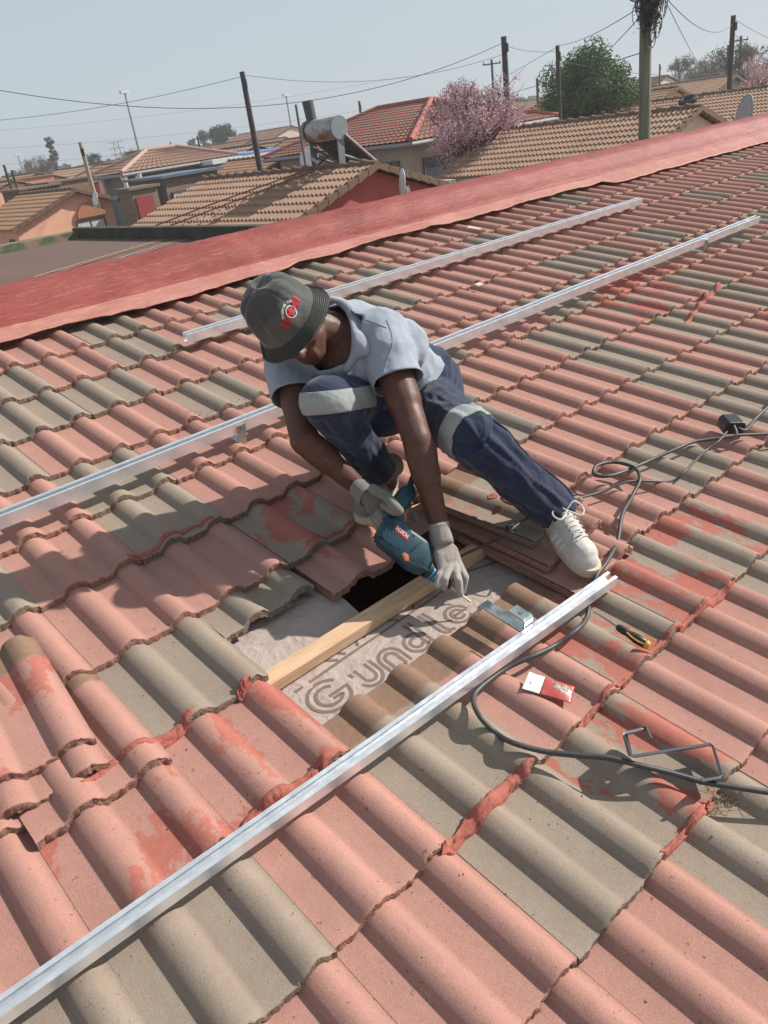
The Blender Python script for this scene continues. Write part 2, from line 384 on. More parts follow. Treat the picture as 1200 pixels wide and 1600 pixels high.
def letter(ch, x, y, h):     # unit letters, height h (x height .62h)
    w_ = .0; out = []
    def both(f): return [f(0), f(1)]
    g1, g2 = .052, .028
    if ch == 'G':
        for r in (.052, .032): out.append([(x+.055+r*1.08*math.cos(math.radians(a)), y+.055+r*math.sin(math.radians(a))) for a in range(40, 331, 15)]+[(x+.055+r*1.08, y+.055-.002)]+[(x+.055+.0, y+.053)] if r == .052 else [(x+.055+r*1.08*math.cos(math.radians(a)), y+.055+r*math.sin(math.radians(a))) for a in range(45, 331, 15)]+[(x+.082, y+.04), (x+.058, y+.04)])
    elif ch == 'u':
        for r in (.034, .017): out.append([(x+.036-r, y+.075)]+arc(x+.036, y+.034, r, 180, 360)+[(x+.036+r, y+.075)])
    elif ch == 'n':
        for r in (.034, .017): out.append([(x+.036-r, y)]+arc(x+.036, y+.041, r, 180, 0)+[(x+.036+r, y)])
    elif ch == 'd':
        for r in (.034, .017): out.append(arc(x+.036, y+.036, r, 60, 330)+[])
        for o_ in (.058, .074): out.append([(x+o_, y), (x+o_, y+.11)])
    elif ch == 'l':
        for o_ in (.01, .026): out.append([(x+o_, y+.11)]+[(x+o_, y+.03)]+arc(x+o_+.02, y+.022, .02, 180, 270, 5))
    elif ch == 'e':
        for r in (.036, .019): out.append([(x+.038-r*.3, y+.036)]+arc(x+.038, y+.036, r, 0, 320))
    return out
paths = []
for ch, x in zip('Gundle', (.088, .222, .305, .392, .497, .552)):
    paths += letter(ch, x, .438, .1)
pr = strokes(paths, .0095)
pl = [[(.03, .56), (.64, .575)], [(.05, .575), (.14, .655)], [(.14, .655), (.24, .572)], [(.27, .575), (.215, .64)], [(.31, .575), (.36, .66)], [(.36, .66), (.46, .575)],
      [(.52, .575), (.58, .65)], [(.58, .65), (.68, .58)], [(.03, .56), (-.02, .53)], [(.03, .56), (.02, .49)], [(.70, .60), (.86, .55)]]
pr2 = strokes([[(a[0]+(b[0]-a[0])*t/10, a[1]+(b[1]-a[1])*t/10) for t in range(11)] for a, b in pl], .008)
pr.add(pr2.v, pr2.f, 0)
pr.build('printed_lettering', PRINT, und)
# timber battens, rafters, gloom below
for s_ in (.612, .915, .309, 1.218, .006):
    mb = MB(); T = None
    x0, x1 = (-.03, 1.05) if s_ == .612 else (-1.2, 3)
    zt = -.046 if s_ == .612 else -.072
    n_ = 30; vs = []
    for i in range(n_+1):
        x = x0+(x1-x0)*i/n_; dz = .0015*noise.noise(Vector((x*3, s_, 0)))
        vs += [(x, s_-.023, zt-.034), (x, s_-.023, zt+dz), (x, s_+.023, zt+dz), (x, s_+.023, zt-.034)]
    mb.add(vs, [(4*i+a, 4*i+(a+1) % 4, 4*i+4+(a+1) % 4, 4*i+4+a) for i in range(n_) for a in range(4)]+[(0, 1, 2, 3), (4*n_+3, 4*n_+2, 4*n_+1, 4*n_)], 0)
    mb.build('roof_batten', WOOD, house, fix=True)
for x_ in (-.55, .86, 2.2):
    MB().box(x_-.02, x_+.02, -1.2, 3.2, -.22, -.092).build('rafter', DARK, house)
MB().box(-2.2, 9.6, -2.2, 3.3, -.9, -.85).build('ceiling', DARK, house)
# parapet: flashing strip turned up against the wall
mb = MB(); nx = 220; rows = []
xs = [-2+11.6*i/nx for i in range(nx+1)]
for j in range(13):
    row = []
    for i, x in enumerate(xs):
        e = 2.955+.05*noise.noise(Vector((x*1.3, 0, 0)))+.03*noise.noise(Vector((x*4.1, 1, 0)))+.008*noise.noise(Vector((x*17, 1, 0)))
        if 1.95 < x < 2.02: e += .02
        if x < 2: e -= .03
        if x > 5: e -= .09
        t = j/12
        if t < .7:
            u_ = t/.7; s = e+(3.08-e)*u_; z = .006+.012*abs(noise.noise(Vector((x*7, 0, 4))))*(1-u_)+.010*u_**2+.004*noise.noise(Vector((x*9, s*9, 0)))
        else:
            u_ = (t-.7)/.3; s = 3.08+.05*u_; z = .016-.02*u_
        row.append((x, s, z))
    rows.append(row)
fl = MB().add([p for r in rows for p in r], [(j*(nx+1)+i, j*(nx+1)+i+1, (j+1)*(nx+1)+i+1, (j+1)*(nx+1)+i) for j in range(12) for i in range(nx)], 0, True)
fo = fl.build('flashing', FLASH, house); sm = fo.modifiers.new('s', 'SOLIDIFY'); sm.thickness = .004
mb = MB(); rows = []
sec = [(3.066, .006), (3.075, .022), (3.10, .030), (3.14, .042), (3.17, .058), (3.195, .080), (3.215, .098), (3.25, .108), (3.33, .109), (3.38, .102), (3.40, .07), (3.41, -.1), (3.41, -3.6)]
for s, z in sec:
    rows.append([(x, s+.012*noise.noise(Vector((x*.8, 3, z*5)))+.004*noise.noise(Vector((x*6, 3, z*9))), z+.010*noise.noise(Vector((x*.9, s*3, 7)))+.0055*noise.noise(Vector((x*3.5, s*34, 7)))+.0025*noise.noise(Vector((x*13, s*50, 9)))) for x in xs])
mb.add([p for r in rows for p in r], [(j*(nx+1)+i, j*(nx+1)+i+1, (j+1)*(nx+1)+i+1, (j+1)*(nx+1)+i) for j in range(len(sec)-1) for i in range(nx)], 0, True)
mb.build('parapet_wall', PARA, house)
#@@PART2
# ------------------------------------------------------------------ mounting rails
def roofthing(name, label, cat, x, s, n=0, rz=0, group=None):
    t = thing(name, label, cat, R(x, s, n), group=group)
    t.rotation_euler = (ROOF @ Matrix.Rotation(math.radians(rz), 4, 'Z')).to_euler(); return t
def channel(L, w_=.036, h=.036, th=.0028, lip=.0095, slots=True, open_up=True):
    o = [(-w_/2, 0), (w_/2, 0), (w_/2, h), (w_/2-lip, h), (w_/2-lip, h-.0045), (w_/2-th, h-.0045), (w_/2-th, th), (-w_/2+th, th), (-w_/2+th, h-.0045), (-w_/2+lip, h-.0045), (-w_/2+lip, h), (-w_/2, h)]
    mb = MB(); nseg = max(2, int(L/.1)); rings = []
    for i in range(nseg+1):
        x = L*i/nseg; bx = .0012*noise.noise(Vector((x*2.2, L, 0)))
        rings += [(x, a+bx, b+.0012*noise.noise(Vector((x*1.7, L, 5)))) for a, b in o]
    n = len(o)
    mb.add(rings, [(i*n+k, (i+1)*n+k, (i+1)*n+(k+1) % n, i*n+(k+1) % n) for i in range(nseg) for k in range(n)], 0)
    mb.add(rings[:n], [(0, 1, 6, 7), (1, 2, 3, 4, 5, 6), (7, 8, 9, 10, 11, 0)], 0); mb.add(rings[-n:], [(7, 6, 1, 0), (6, 5, 4, 3, 2, 1), (0, 11, 10, 9, 8, 7)], 0)
    return mb
SLOT = simple('slot_dark', (.12, .17, .17), .8, var=0)
def rail(label, x0, s0, x1, s1, n, brk=(), h=.036, w_=.036):
    L = math.hypot(x1-x0, s1-s0); a = math.degrees(math.atan2(s1-s0, x1-x0))
    t = roofthing('mounting_rail', label, 'rail', x0, s0, n, a, 'galvanised mounting rails laid across the roof')
    channel(L, w_=w_, h=h).build('channel', GALV, t, fix=True)
    m = MB(); k = 0; x = .05
    while x < L-.03:
        m.box(x, x+.026, -.0045, .0045, .0029, .0034, 0); x += .05
    sl = m.build('slot_row', SLOT, t); tag(sl, kind='stuff')
    for b in brk:
        m = MB(); m.box(b-.017, b+.017, -w_/2-.004, -w_/2-.0005, -n-.0-.012, h*.75); m.box(b-.017, b+.017, -w_/2-.004, w_/2+.12, -n-.016, -n-.012)
        m.box(b-.017, b+.017, w_/2+.116, w_/2+.12, -n-.07, -n-.012)
        br = m.build('roof_hook', ZINC, t)
        MB().tube([(b, -w_/2-.004, h*.5), (b, -w_/2-.011, h*.5)], .007, 6).build('bolt', ZINC, br)
    return t
rail('longest foreground steel rail crossing the roof below the opening', -1.05, .286, .925, .218, .004, h=.031, w_=.033)
rail('middle steel rail on roof hooks passing behind the worker', -.75, 1.555, 2.35, 1.575, .03, brk=(1.38,), h=.042)
rail('middle steel rail on roof hooks right of the worker', 2.34, 1.575, 4.66, 1.59, .032, brk=(1.62,), h=.042)
rail('uppermost steel rail nearest the red parapet behind the hat', .93, 2.40, 4.58, 2.39, .008, h=.042)

# ------------------------------------------------------------------ body tools: overlapping tapered forms fused into one skin
def capsule_bm(bm, a, b, ra, rb, n=14, fl=1.0, flax=None):
    a, b = Vector(a), Vector(b); t = (b-a); L = t.length; t = t.normalized() if L > 1e-6 else Vector((0, 0, 1))
    u = (flax - t*flax.dot(t)).normalized() if flax else t.orthogonal().normalized()
    v = t.cross(u); rings = []
    for k in range(1, 5): ang = math.pi/2*(1-k/4); rings.append((a-t*ra*math.sin(ang), ra*math.cos(ang)))
    for k in range(0, 4): ang = math.pi/2*k/4; rings.append((b+t*rb*math.sin(ang), rb*math.cos(ang)))
    vs = [bm.verts.new(a-t*ra)]; rr = []
    for c, r in rings: rr.append([bm.verts.new(c+u*math.cos(2*math.pi*i/n)*r*fl+v*math.sin(2*math.pi*i/n)*r) for i in range(n)])
    e = bm.verts.new(b+t*rb)
    for i in range(n): bm.faces.new((vs[0], rr[0][(i+1) % n], rr[0][i])); bm.faces.new((e, rr[-1][i], rr[-1][(i+1) % n]))
    for q in range(len(rr)-1):
        for i in range(n): bm.faces.new((rr[q][i], rr[q][(i+1) % n], rr[q+1][(i+1) % n], rr[q+1][i]))
def fuse(name, caps, mats, parent, voxel=.006, smooth=4, fold=None, cut=None):
    bm = bmesh.new()
    for c in caps: capsule_bm(bm, *c)
    bmesh.ops.recalc_face_normals(bm, faces=bm.faces)
    me = D.meshes.new(name); bm.to_mesh(me); bm.free()
    o = D.objects.new(name, me); COL.objects.link(o)
    r = o.modifiers.new('r', 'REMESH'); r.mode = 'VOXEL'; r.voxel_size = voxel
    s = o.modifiers.new('s', 'SMOOTH'); s.iterations = smooth; s.factor = .5
    dg = bpy.context.evaluated_depsgraph_get(); me2 = D.meshes.new_from_object(o.evaluated_get(dg)); o.modifiers.clear(); o.data = me2; D.meshes.remove(me)
    if fold:
        nr = [v.normal.copy() for v in me2.vertices]
        for v, nn in zip(me2.vertices, nr): v.co += nn*fold(v.co)
    if cut:
        bm = bmesh.new(); bm.from_mesh(me2)
        for co, no in cut:
            bmesh.ops.bisect_plane(bm, geom=bm.verts[:]+bm.edges[:]+bm.faces[:], plane_co=co, plane_no=no, clear_outer=True)
        bm.to_mesh(me2); bm.free()
    for p in me2.polygons: p.use_smooth = True
    me2.materials.clear()
    for m in (mats if isinstance(mats, (list, tuple)) else [mats]): me2.materials.append(m)
    me2.name = name
    if parent: o.parent = parent; o.matrix_parent_inverse = parent.matrix_world.inverted()
    return o
def cloth_mat(name, c, c2, weave=900, rough=.9, stain=.25):
    m = NM(name, rough, spec=.2); f = m.noise(9, 5, .6, co='World'); g = m.noise(weave, 2, .7, co='World'); h = m.noise(30, 4, .6, co='World')
    a = m.mix(m.ramp(f, [(.3, 0.0), (.7, 1.0)]), c, c2); a = m.mix(m.math('MULTIPLY', g, stain), a, tuple(x*.5 for x in c)); m.col(a)
    m.b.inputs['Sheen Weight'].default_value = .25
    w1 = m.math('ABSOLUTE', m.math('SUBTRACT', m.noise(7.5, 2, .45, co='World', dist=.8), .5)); w2 = m.noise(24, 3, .5, co='World', dist=.4)
    m.bump(m.math('ADD', m.math('MULTIPLY', g, .10), m.math('ADD', m.math('MULTIPLY', w1, -2.0), m.math('MULTIPLY', w2, .5))), .8, .012); return m.m
SHIRT = cloth_mat('grey_jersey', (.33, .38, .46), (.40, .45, .53)); TROU = cloth_mat('navy_workwear', (.014, .024, .058), (.028, .044, .095), 700)
REFL = cloth_mat('reflective_band', (.27, .31, .31), (.38, .42, .41), 500); HAT = cloth_mat('charcoal_canvas', (.062, .066, .065), (.15, .155, .15), 420, stain=.5)
GLOVE = cloth_mat('grey_knit', (.30, .26, .24), (.50, .47, .44), 420, stain=.5); GLOVE2 = cloth_mat('worn_knit_glove', (.20, .19, .17), (.30, .28, .25), 420, stain=.5)
SOCK = cloth_mat('brown_sock', (.15, .085, .07), (.22, .13, .11), 500)
def skin_mat():
    m = NM('dark_skin', .48, spec=.4); f = m.noise(14, 5, .6, co='World'); g = m.noise(330, 3, .6, co='World')
    m.col(m.mix(m.ramp(m.noise(45, 5, .7, co='World'), [(.55, 0.0), (.72, .35)]), m.mix(f, (.080, .034, .024), (.140, .064, .046)), (.24, .15, .115))); m.bump(m.math('ADD', g, m.math('MULTIPLY', m.noise(28, 4, .6, co='World'), 2.5)), .35, .002)
    m.l(m.ramp(m.noise(20, 4, co='World'), [(.3, .38), (.7, .62)]), m.b.inputs['Roughness'])
    m.b.inputs['Subsurface Weight'].default_value = .06; m.b.inputs['Subsurface Radius'].default_value = (.01, .004, .002); m.b.inputs['Subsurface Scale'].default_value = .3
    return m.m
SKIN = skin_mat()
def foldfn(amp, sc, axis=None, seed=0, amp2=.25):
    def f(p):
        q = Vector(p)*sc
        if axis is not None: q = q-axis*(q.dot(axis))*.75
        a = noise.noise(q+Vector((seed, 0, 0))); r = 1-abs(a)*2.4
        return amp*max(-.3, r)*1.0+amp*amp2*noise.noise(Vector(p)*sc*3.1)
    return f

man = thing('person', 'man in charcoal bucket hat and grey polo shirt squatting at the roof opening', 'person', R(.85, .6, -.02))
bpy.context.view_layer.update()
def part(mb, name, mats, parent=man, **kw):
    o = mb.build(name, mats, None, **kw); o.parent = parent; o.matrix_parent_inverse = parent.matrix_world.inverted(); return o
def smooth_rim(bm, it=14):
    rim = {v: [e.other_vert(v) for e in v.link_edges if e.is_boundary] for v in bm.verts if v.is_boundary}
    for _ in range(it):
        new = {v: v.co*.5+(n[0].co+n[1].co)*.25 for v, n in rim.items() if len(n) == 2}
        for v, c in new.items(): v.co = c
# joints in space (photo left side is the man's right side)
Rsh, Rel, Rwr = P(450, 560, 2.30), P(476, 688, 2.19), P(566, 766, 2.27)
Lsh, Lel, Lwr = P(597, 525, 2.20), P(652, 688, 2.10), P(689, 832, 2.15)
Rhip, Rkn, Ran = P(625, 622, 2.50), P(511, 627, 2.13), P(596, 740, 2.40)
Lhip, Lkn, Lan = P(658, 624, 2.50), P(738, 683, 2.13), P(884, 812, 2.33)
neck, chest, belly, pelv = P(540, 530, 2.27), P(555, 550, 2.29), P(600, 580, 2.40), P(655, 607, 2.52)
back = (neck-pelv).normalized(); side = (Lsh-Rsh).normalized(); front = back.cross(side).normalized()
if front.z > 0: front = -front
# ---- head frame
HC = P(455, 506, 2.13)
cv = lambda v: WC.transposed() @ Vector(v)
hup = cv((-.60, -.42, -.68)).normalized(); hf = cv((.12, .80, -.59)); hf = (hf-hup*hf.dot(hup)).normalized(); hr_ = hf.cross(hup).normalized()
hp = lambda r, f, u: HC+hr_*r+hf*f+hup*u
# one continuous body: head with face, neck, torso, arms, legs
B = [(hp(0, -.01, .02), hp(0, -.02, .03), .088, .088), (hp(0, .02, .0), hp(0, .03, -.03), .072, .06), (hp(0, .045, -.075), hp(0, .052, -.085), .036, .03),
     (hp(.03, .02, -.06), hp(.012, .05, -.09), .032, .024), (hp(-.03, .02, -.06), hp(-.012, .05, -.09), .032, .024),
     (hp(0, .086, .004), hp(0, .105, -.028), .008, .015), (hp(.012, .092, -.03), hp(-.012, .092, -.03), .010, .010), (hp(.022, .078, -.062), hp(-.022, .078, -.062), .009, .009), (hp(.018, .076, -.074), hp(-.018, .076, -.074), .0095, .0095),
     (hp(.045, .066, .018), hp(.015, .08, .022), .010, .010), (hp(-.045, .066, .018), hp(-.015, .08, .022), .010, .010), (hp(.055, .05, -.015), hp(.04, .065, -.03), .018, .016), (hp(-.055, .05, -.015), hp(-.04, .065, -.03), .018, .016),
     (hp(.084, -.01, .01), hp(.082, -.006, -.035), .012, .008), (hp(-.084, -.01, .01), hp(-.082, -.006, -.035), .012, .008), (hp(.086, -.022, .0), hp(.084, -.02, -.01), .014, .012), (hp(-.086, -.022, .0), hp(-.084, -.02, -.01), .014, .012),
     (hp(0, -.03, -.03), neck+back*.02, .058, .062), (neck, chest-back*.05, .075, .12), (chest, belly, .12, .12), (belly, pelv, .12, .13),
     (Rsh, Lsh, .055, .055), (Rsh, Rel, .052, .041), (Rel, Rwr, .043, .027), (Rsh.lerp(Rel, .3), Rsh.lerp(Rel, .6), .048, .047), (Rel.lerp(Rwr, .15), Rel.lerp(Rwr, .4), .043, .040), (Rwr, Rwr+(Rwr-Rel).normalized()*.06, .026, .02),
     (Lsh, Lel, .053, .040), (Lel, Lwr, .042, .026), (Lsh.lerp(Lel, .3), Lsh.lerp(Lel, .65), .050, .049), (Lel.lerp(Lwr, .12), Lel.lerp(Lwr, .4), .044, .040), (Lwr, Lwr+(Lwr-Lel).normalized()*.06, .026, .02), (Lel+front*-.02, Lel+(Lel-Lsh).normalized()*.012+front*-.02, .026, .022), (Lel.lerp(Lwr, .1)+side*.016, Lel.lerp(Lwr, .42)+side*.010, .032, .026), (Lsh.lerp(Lel, .35)-side*.012, Lsh.lerp(Lel, .7)-side*.010, .040, .034), (Rel.lerp(Rwr, .1)-side*.014, Rel.lerp(Rwr, .42)-side*.008, .032, .026),
     (pelv, Rhip, .12, .085), (pelv, Lhip, .12, .085), (Rhip, Rkn, .08, .052), (Rkn, Ran, .05, .032), (Lhip, Lkn, .08, .052), (Lkn, Lan, .05, .032),
     (Ran, Ran+(Ran-Rkn).normalized()*.05, .032, .03), (Lan, Lan+(Lan-Lkn).normalized()*.05, .032, .03)]
body = fuse('body', B, SKIN, man, voxel=.0055, smooth=3)
for sgn in (1, -1):
    e = MB(); e.tube([hp(sgn*.03, .076, .0), hp(sgn*.03, .083, -.001)], [.012, .008], 10); part(e, 'eye', simple('eye_white', (.55, .5, .45), .3, var=0))
# ---- shirt
lr = (Lel-Lsh).normalized(); rr_ = (Rel-Rsh).normalized()
cutL = Lsh+lr*.155; cutR = Rsh+rr_*.135
S_ = [(neck-back*.03, chest-back*.06, .105, .150), (chest-back*.01, belly, .150, .145), (belly, belly.lerp(pelv, .65), .145, .14), (Rsh-side*-.02, Lsh-side*.02, .078, .078), (Rsh-back*.07, Lsh-back*.07, .085, .085),
      (Lsh, Lsh+lr*.20, .074, .068), (Rsh, Rsh+rr_*.19, .070, .066), (Lsh-back*.05, Lsh+lr*.06-back*.02, .07, .066), (neck.lerp(Lsh, .45)+back*.005, Lsh, .062, .070), (neck.lerp(Rsh, .45)+back*.005, Rsh, .062, .068),
      (chest+side*.07, belly+side*.06, .11, .10), (chest-side*.07, belly-side*.06, .11, .10)]
ff = foldfn(.0075, 10, (back+side*.4).normalized(), 3, .35); 
def shirtfold(p):
    dl = (p-cutL).length; a = ff(p)
    dn = abs((p-cutL).dot(lr)); a += .003*math.exp(-(dn/.012)**2) if dl < .12 else 0
    return a
shirt = fuse('polo_shirt', S_, SHIRT, man, voxel=.006, smooth=6, fold=shirtfold)
nax0 = (HC-hup*.05-neck).normalized()
bm = bmesh.new(); bm.from_mesh(shirt.data)
dele = [v for v in bm.verts if ((v.co-cutL).dot(lr) > 0 and (v.co-cutL).length < .13) or ((v.co-cutR).dot(rr_) > 0 and (v.co-cutR).length < .125)
        or ((v.co-(neck+nax0*.045)).dot(nax0) > 0 and (v.co-neck).length < .14)]
bmesh.ops.delete(bm, geom=dele, context='VERTS'); smooth_rim(bm); bm.to_mesh(shirt.data); bm.free()
sm = shirt.modifiers.new('t', 'SOLIDIFY'); sm.thickness = .003
# collar: standing band folded over, open at the throat
mb = MB(); nC = 40; rows = []
nax = (nax0*.75+back*.35).normalized(); cx_ = side; cy_ = nax.cross(side).normalized()
if cy_.dot(front) < 0: cy_ = -cy_
for j, (rad, up_) in enumerate(((.100, -.030), (.088, .006), (.080, .026), (.085, .034), (.098, .018), (.114, -.010), (.120, -.022))):
    row = []
    for i in range(nC+1):
        a = math.radians(100+340*i/nC-0); tip = 1+.35*max(0, 1-min(i, nC-i)/6)*(j > 3)
        a = math.radians(90+12+336*i/nC)
        dr = -.030*(.5+.5*math.sin(a))
        row.append(neck+cx_*math.cos(a)*rad*1.0+cy_*math.sin(a)*rad*tip*.98+nax*(up_+dr*.6+.055)+side*.012+Vector((0, 0, .002*noise.noise(Vector((i*.4, j, 0))))))
    rows.append(row)
mb.add([p for r in rows for p in r], [(j*(nC+1)+i, j*(nC+1)+i+1, (j+1)*(nC+1)+i+1, (j+1)*(nC+1)+i) for j in range(6) for i in range(nC)], 0, True)

def mkbvh_l(o):
    from mathutils.bvhtree import BVHTree as BT
    return BT.FromPolygons([v.co for v in o.data.vertices], [tuple(p.vertices) for p in o.data.polygons])
sb_ = BVHTree.FromPolygons([v.co.copy() for v in shirt.data.vertices], [tuple(p.vertices) for p in shirt.data.polygons])
def onshirt(x, y, off=.004, dflt=2.17):
    d = (onplane0(x, y)-CAM).normalized(); h_ = sb_.ray_cast(CAM, d); return (h_[0]-d*off) if h_[0] else P(x, y, dflt)
def onplane0(x, y): return P(x, y, 2.0)
inn = [(501, 468), (511, 469), (525, 474), (540, 488), (548, 510), (550, 535), (546, 558), (534, 577)]; out_ = [(509, 463), (521, 463), (541, 469), (560, 486), (571, 515), (579, 552), (560, 560), (543, 584)]
inn = catmull([Vector((a, b, 0)) for a, b in inn], 5); out_ = catmull([Vector((a, b, 0)) for a, b in out_], 5); rows = [[], [], [], [], []]
dz_ = [(WC @ (onshirt(b.x, b.y, .0, 2.17)-CAM)).z for b in out_]
for _ in range(12): dz_ = [dz_[0]*.5+dz_[1]*.5]+[(dz_[i-1]+dz_[i]*2+dz_[i+1])/4 for i in range(1, len(dz_)-1)]+[dz_[-1]]
for a, b, z_ in zip(inn, out_, dz_):
    o3 = P(b.x, b.y, z_-.004); i3 = P(a.x, a.y, z_-.010)
    lift = (CAM-o3).normalized()
    rows[0].append(i3-lift*.022); rows[1].append(i3+lift*.002); rows[2].append(i3.lerp(o3, .3)+lift*.008); rows[3].append(i3.lerp(o3, .7)+lift*.006); rows[4].append(o3+lift*.002)
nC = len(inn); c2_ = part(MB().add([p for r in rows for p in r], [(j*nC+i, j*nC+i+1, (j+1)*nC+i+1, (j+1)*nC+i) for j in range(4) for i in range(nC-1)], 0, True), 'collar', SHIRT)
sm = c2_.modifiers.new('t', 'SOLIDIFY'); sm.thickness = .003; sm.offset = 0
for pl_ in ([(548, 497), (562, 498), (580, 502), (604, 512)], [(604, 500), (612, 520), (613, 540), (606, 560), (600, 580)], [(560, 590), (585, 594), (608, 590), (612, 585)]):
    part(MB().tube([onshirt(a.x, a.y, .0008) for a in catmull([Vector((x, y, 0)) for x, y in pl_], 5)], .0011, 5), 'stitched_seam', SHIRT, shirt)
pk = MB().add([onshirt(x, y, .0045) for x, y in ((534, 574), (548, 566), (556, 592), (541, 598))], [(0, 1, 2, 3)], 0); part(pk, 'placket', SHIRT, shirt)
part(MB().tube([onshirt(546, 584, .006), onshirt(546, 584, .0085)], .005, 12), 'button', simple('pale_button', (.6, .6, .58), .3, var=0), shirt)
# ---- trousers
lw_ = (Lan-Lkn).normalized(); rw_ = (Ran-Rkn).normalized()
hemL, hemR = Lan-lw_*.035, Ran-rw_*.01
T_ = [(pelv, Rhip, .135, .105), (pelv, Lhip, .135, .105), (pelv, belly.lerp(pelv, .45), .14, .135), (Rhip, Rkn, .098, .066), (Lhip, Lkn, .100, .067), (Rkn, Rkn.lerp(Ran, .5), .066, .054), (Rkn.lerp(Ran, .5), hemR+rw_*.05, .054, .047),
      (Lkn, Lkn.lerp(Lan, .5), .066, .064), (Lkn.lerp(Lan, .5), hemL+lw_*.05, .064, .057), (Lkn-lw_*.02, Lkn+lw_*.06, .067, .067), (Rkn.lerp(Lhip, .5)-Vector((0,0,.02)), pelv, .085, .11)]
fL = foldfn(.011, 7.5, lw_, 1, .12); fR = foldfn(.009, 8.5, rw_, 5, .2); fT = foldfn(.008, 8, (Lkn-Lhip).normalized(), 9, .2)
def cyl(p, a, ax, k1, k2, amp, seed):
    r = p-a; t_ = r.dot(ax); q_ = r-ax*t_; u_ = ax.orthogonal().normalized(); v_ = ax.cross(u_); ph = math.atan2(q_.dot(v_), q_.dot(u_))
    n1 = noise.noise(Vector((math.cos(ph)*k1+t_*2.2, math.sin(ph)*k1-t_*1.7, t_*k2+seed))); n2 = noise.noise(Vector((math.cos(ph)*k1*2, math.sin(ph)*k1*2, t_*k2*2.4+seed+7)))
    return amp*(1-2.6*math.sqrt(n1*n1+.0022))+amp*.4*(1-2.6*math.sqrt(n2*n2+.004))
def trfold(p):
    kl = (p-Lkn).dot(lw_); kr = (p-Rkn).dot(rw_)
    if kl > 0 and (p-Lkn).cross(lw_).length < .16: return cyl(p, Lkn, lw_, 1.5, 4.0, .0095, 3)+.003*math.exp(-((p-hemL).dot(lw_)/.01)**2)
    if kr > 0 and (p-Rkn).cross(rw_).length < .14: return cyl(p, Rkn, rw_, 1.5, 5.0, .009, 11)
    return cyl(p, Lhip, (Lkn-Lhip).normalized(), 1.6, 5.5, .008, 21)
tro = fuse('trousers', T_, [TROU, REFL], man, voxel=.006, smooth=6, fold=trfold)
bm = bmesh.new(); bm.from_mesh(tro.data)
dele = [v for v in bm.verts if ((v.co-hemL).dot(lw_) > 0 and (v.co-hemL).length < .15) or ((v.co-hemR).dot(rw_) > 0 and (v.co-hemR).length < .13)]
bmesh.ops.delete(bm, geom=dele, context='VERTS'); smooth_rim(bm); bm.to_mesh(tro.data); bm.free()
tl = (Lkn-Lhip).normalized(); trr = (Rkn-Rhip).normalized()
# reflective bands sewn round each leg just above or over the knee
def band(name, c, ax, pred, dw):
    bm = bmesh.new(); bm.from_mesh(tro.data)
    bm.verts.ensure_lookup_table(); bm.normal_update()
    k = [v for v in bm.verts if not ((v.co-c).length < .15 and pred(v.co))]
    bmesh.ops.delete(bm, geom=k, context='VERTS')
    for sg in (1, -1): bmesh.ops.bisect_plane(bm, geom=bm.verts[:]+bm.edges[:]+bm.faces[:], plane_co=c+ax*dw*sg, plane_no=ax*sg, clear_outer=True)
    bm.normal_update()
    for v in bm.verts: v.co += v.normal*.0035
    me = D.meshes.new(name); bm.to_mesh(me); bm.free(); me.materials.clear(); me.materials.append(REFL)
    o = D.objects.new(name, me); COL.objects.link(o); o.parent = tro
    s_ = o.modifiers.new('t', 'SOLIDIFY'); s_.thickness = .003; return o
tro.matrix_parent_inverse = man.matrix_world.inverted()
band('reflective_band', Lkn-tl*.035, (tl*.8+lw_*.35).normalized(), lambda p: (p-Lsh.lerp(Lel, .9)).length > .0, .036)
band('reflective_band', Rkn-trr*.005, (trr*.55+rw_*.75).normalized(), lambda p: True, .029)
tb_ = mkbvh_l(tro)
sp = []
for i in range(26):
    c_ = Lkn.lerp(hemL, i/25); d_ = cv((.75, -.62, -.25)).normalized(); d_ = (d_-lw_*d_.dot(lw_)).normalized(); h_ = tb_.ray_cast(c_+d_*.2, -d_); sp.append((h_[0] if h_[0] else c_+d_*.08)+d_*.003)
part(MB().tube(sp, .0022, 5), 'side_seam', TROU, tro)
sm = tro.modifiers.new('t', 'SOLIDIFY'); sm.thickness = .003
# ---- bucket hat
def hat():
    rows = []; nC = 96; sec = [(0, .112), (.03, .113), (.056, .109), (.074, .098), (.083, .084), (.088, .06), (.092, .03), (.095, .008), (.097, .0), (.104, -.010), (.112, -.022), (.119, -.034), (.1225, -.041), (.123, -.044)]
    for j, (r, u) in enumerate(sec):
        row = []
        for i in range(nC):
            a = 2*math.pi*i/nC; c, s = math.cos(a), math.sin(a)
            rr = r*(1+.04*noise.noise(Vector((c*1.6, s*1.6, j*.15)))); uu = u
            if j < 7: rr *= 1-.22*max(0, noise.noise(Vector((c*2.2, s*2.2, 4+u*6))))-.10*abs(noise.noise(Vector((c*4.5, s*4.5, 1+u*5)))); uu += -.035*max(0, noise.noise(Vector((c*r*20, s*r*20, 2))))*(1 if j < 5 else .3)
            if j > 8: uu += .006*noise.noise(Vector((c*2, s*2, 9)))*(j-8)/3; uu += (.014*s if s > 0 else -.012*s*-1*0)*(j-8)/5
            row.append(hp(rr*c*.97, rr*s*1.04-.012, uu+.022))
        rows.append(row)
    mb = MB(); mb.add([p for r in rows for p in r], [(j*nC+i, j*nC+(i+1) % nC, (j+1)*nC+(i+1) % nC, (j+1)*nC+i) for j in range(len(sec)-1) for i in range(nC)], 0, True)
    o = part(mb, 'bucket_hat', HAT); s_ = o.modifiers.new('s', 'SUBSURF'); s_.levels = s_.render_levels = 1; s2 = o.modifiers.new('t', 'SOLIDIFY'); s2.thickness = .003; s2.offset = -1
    return o
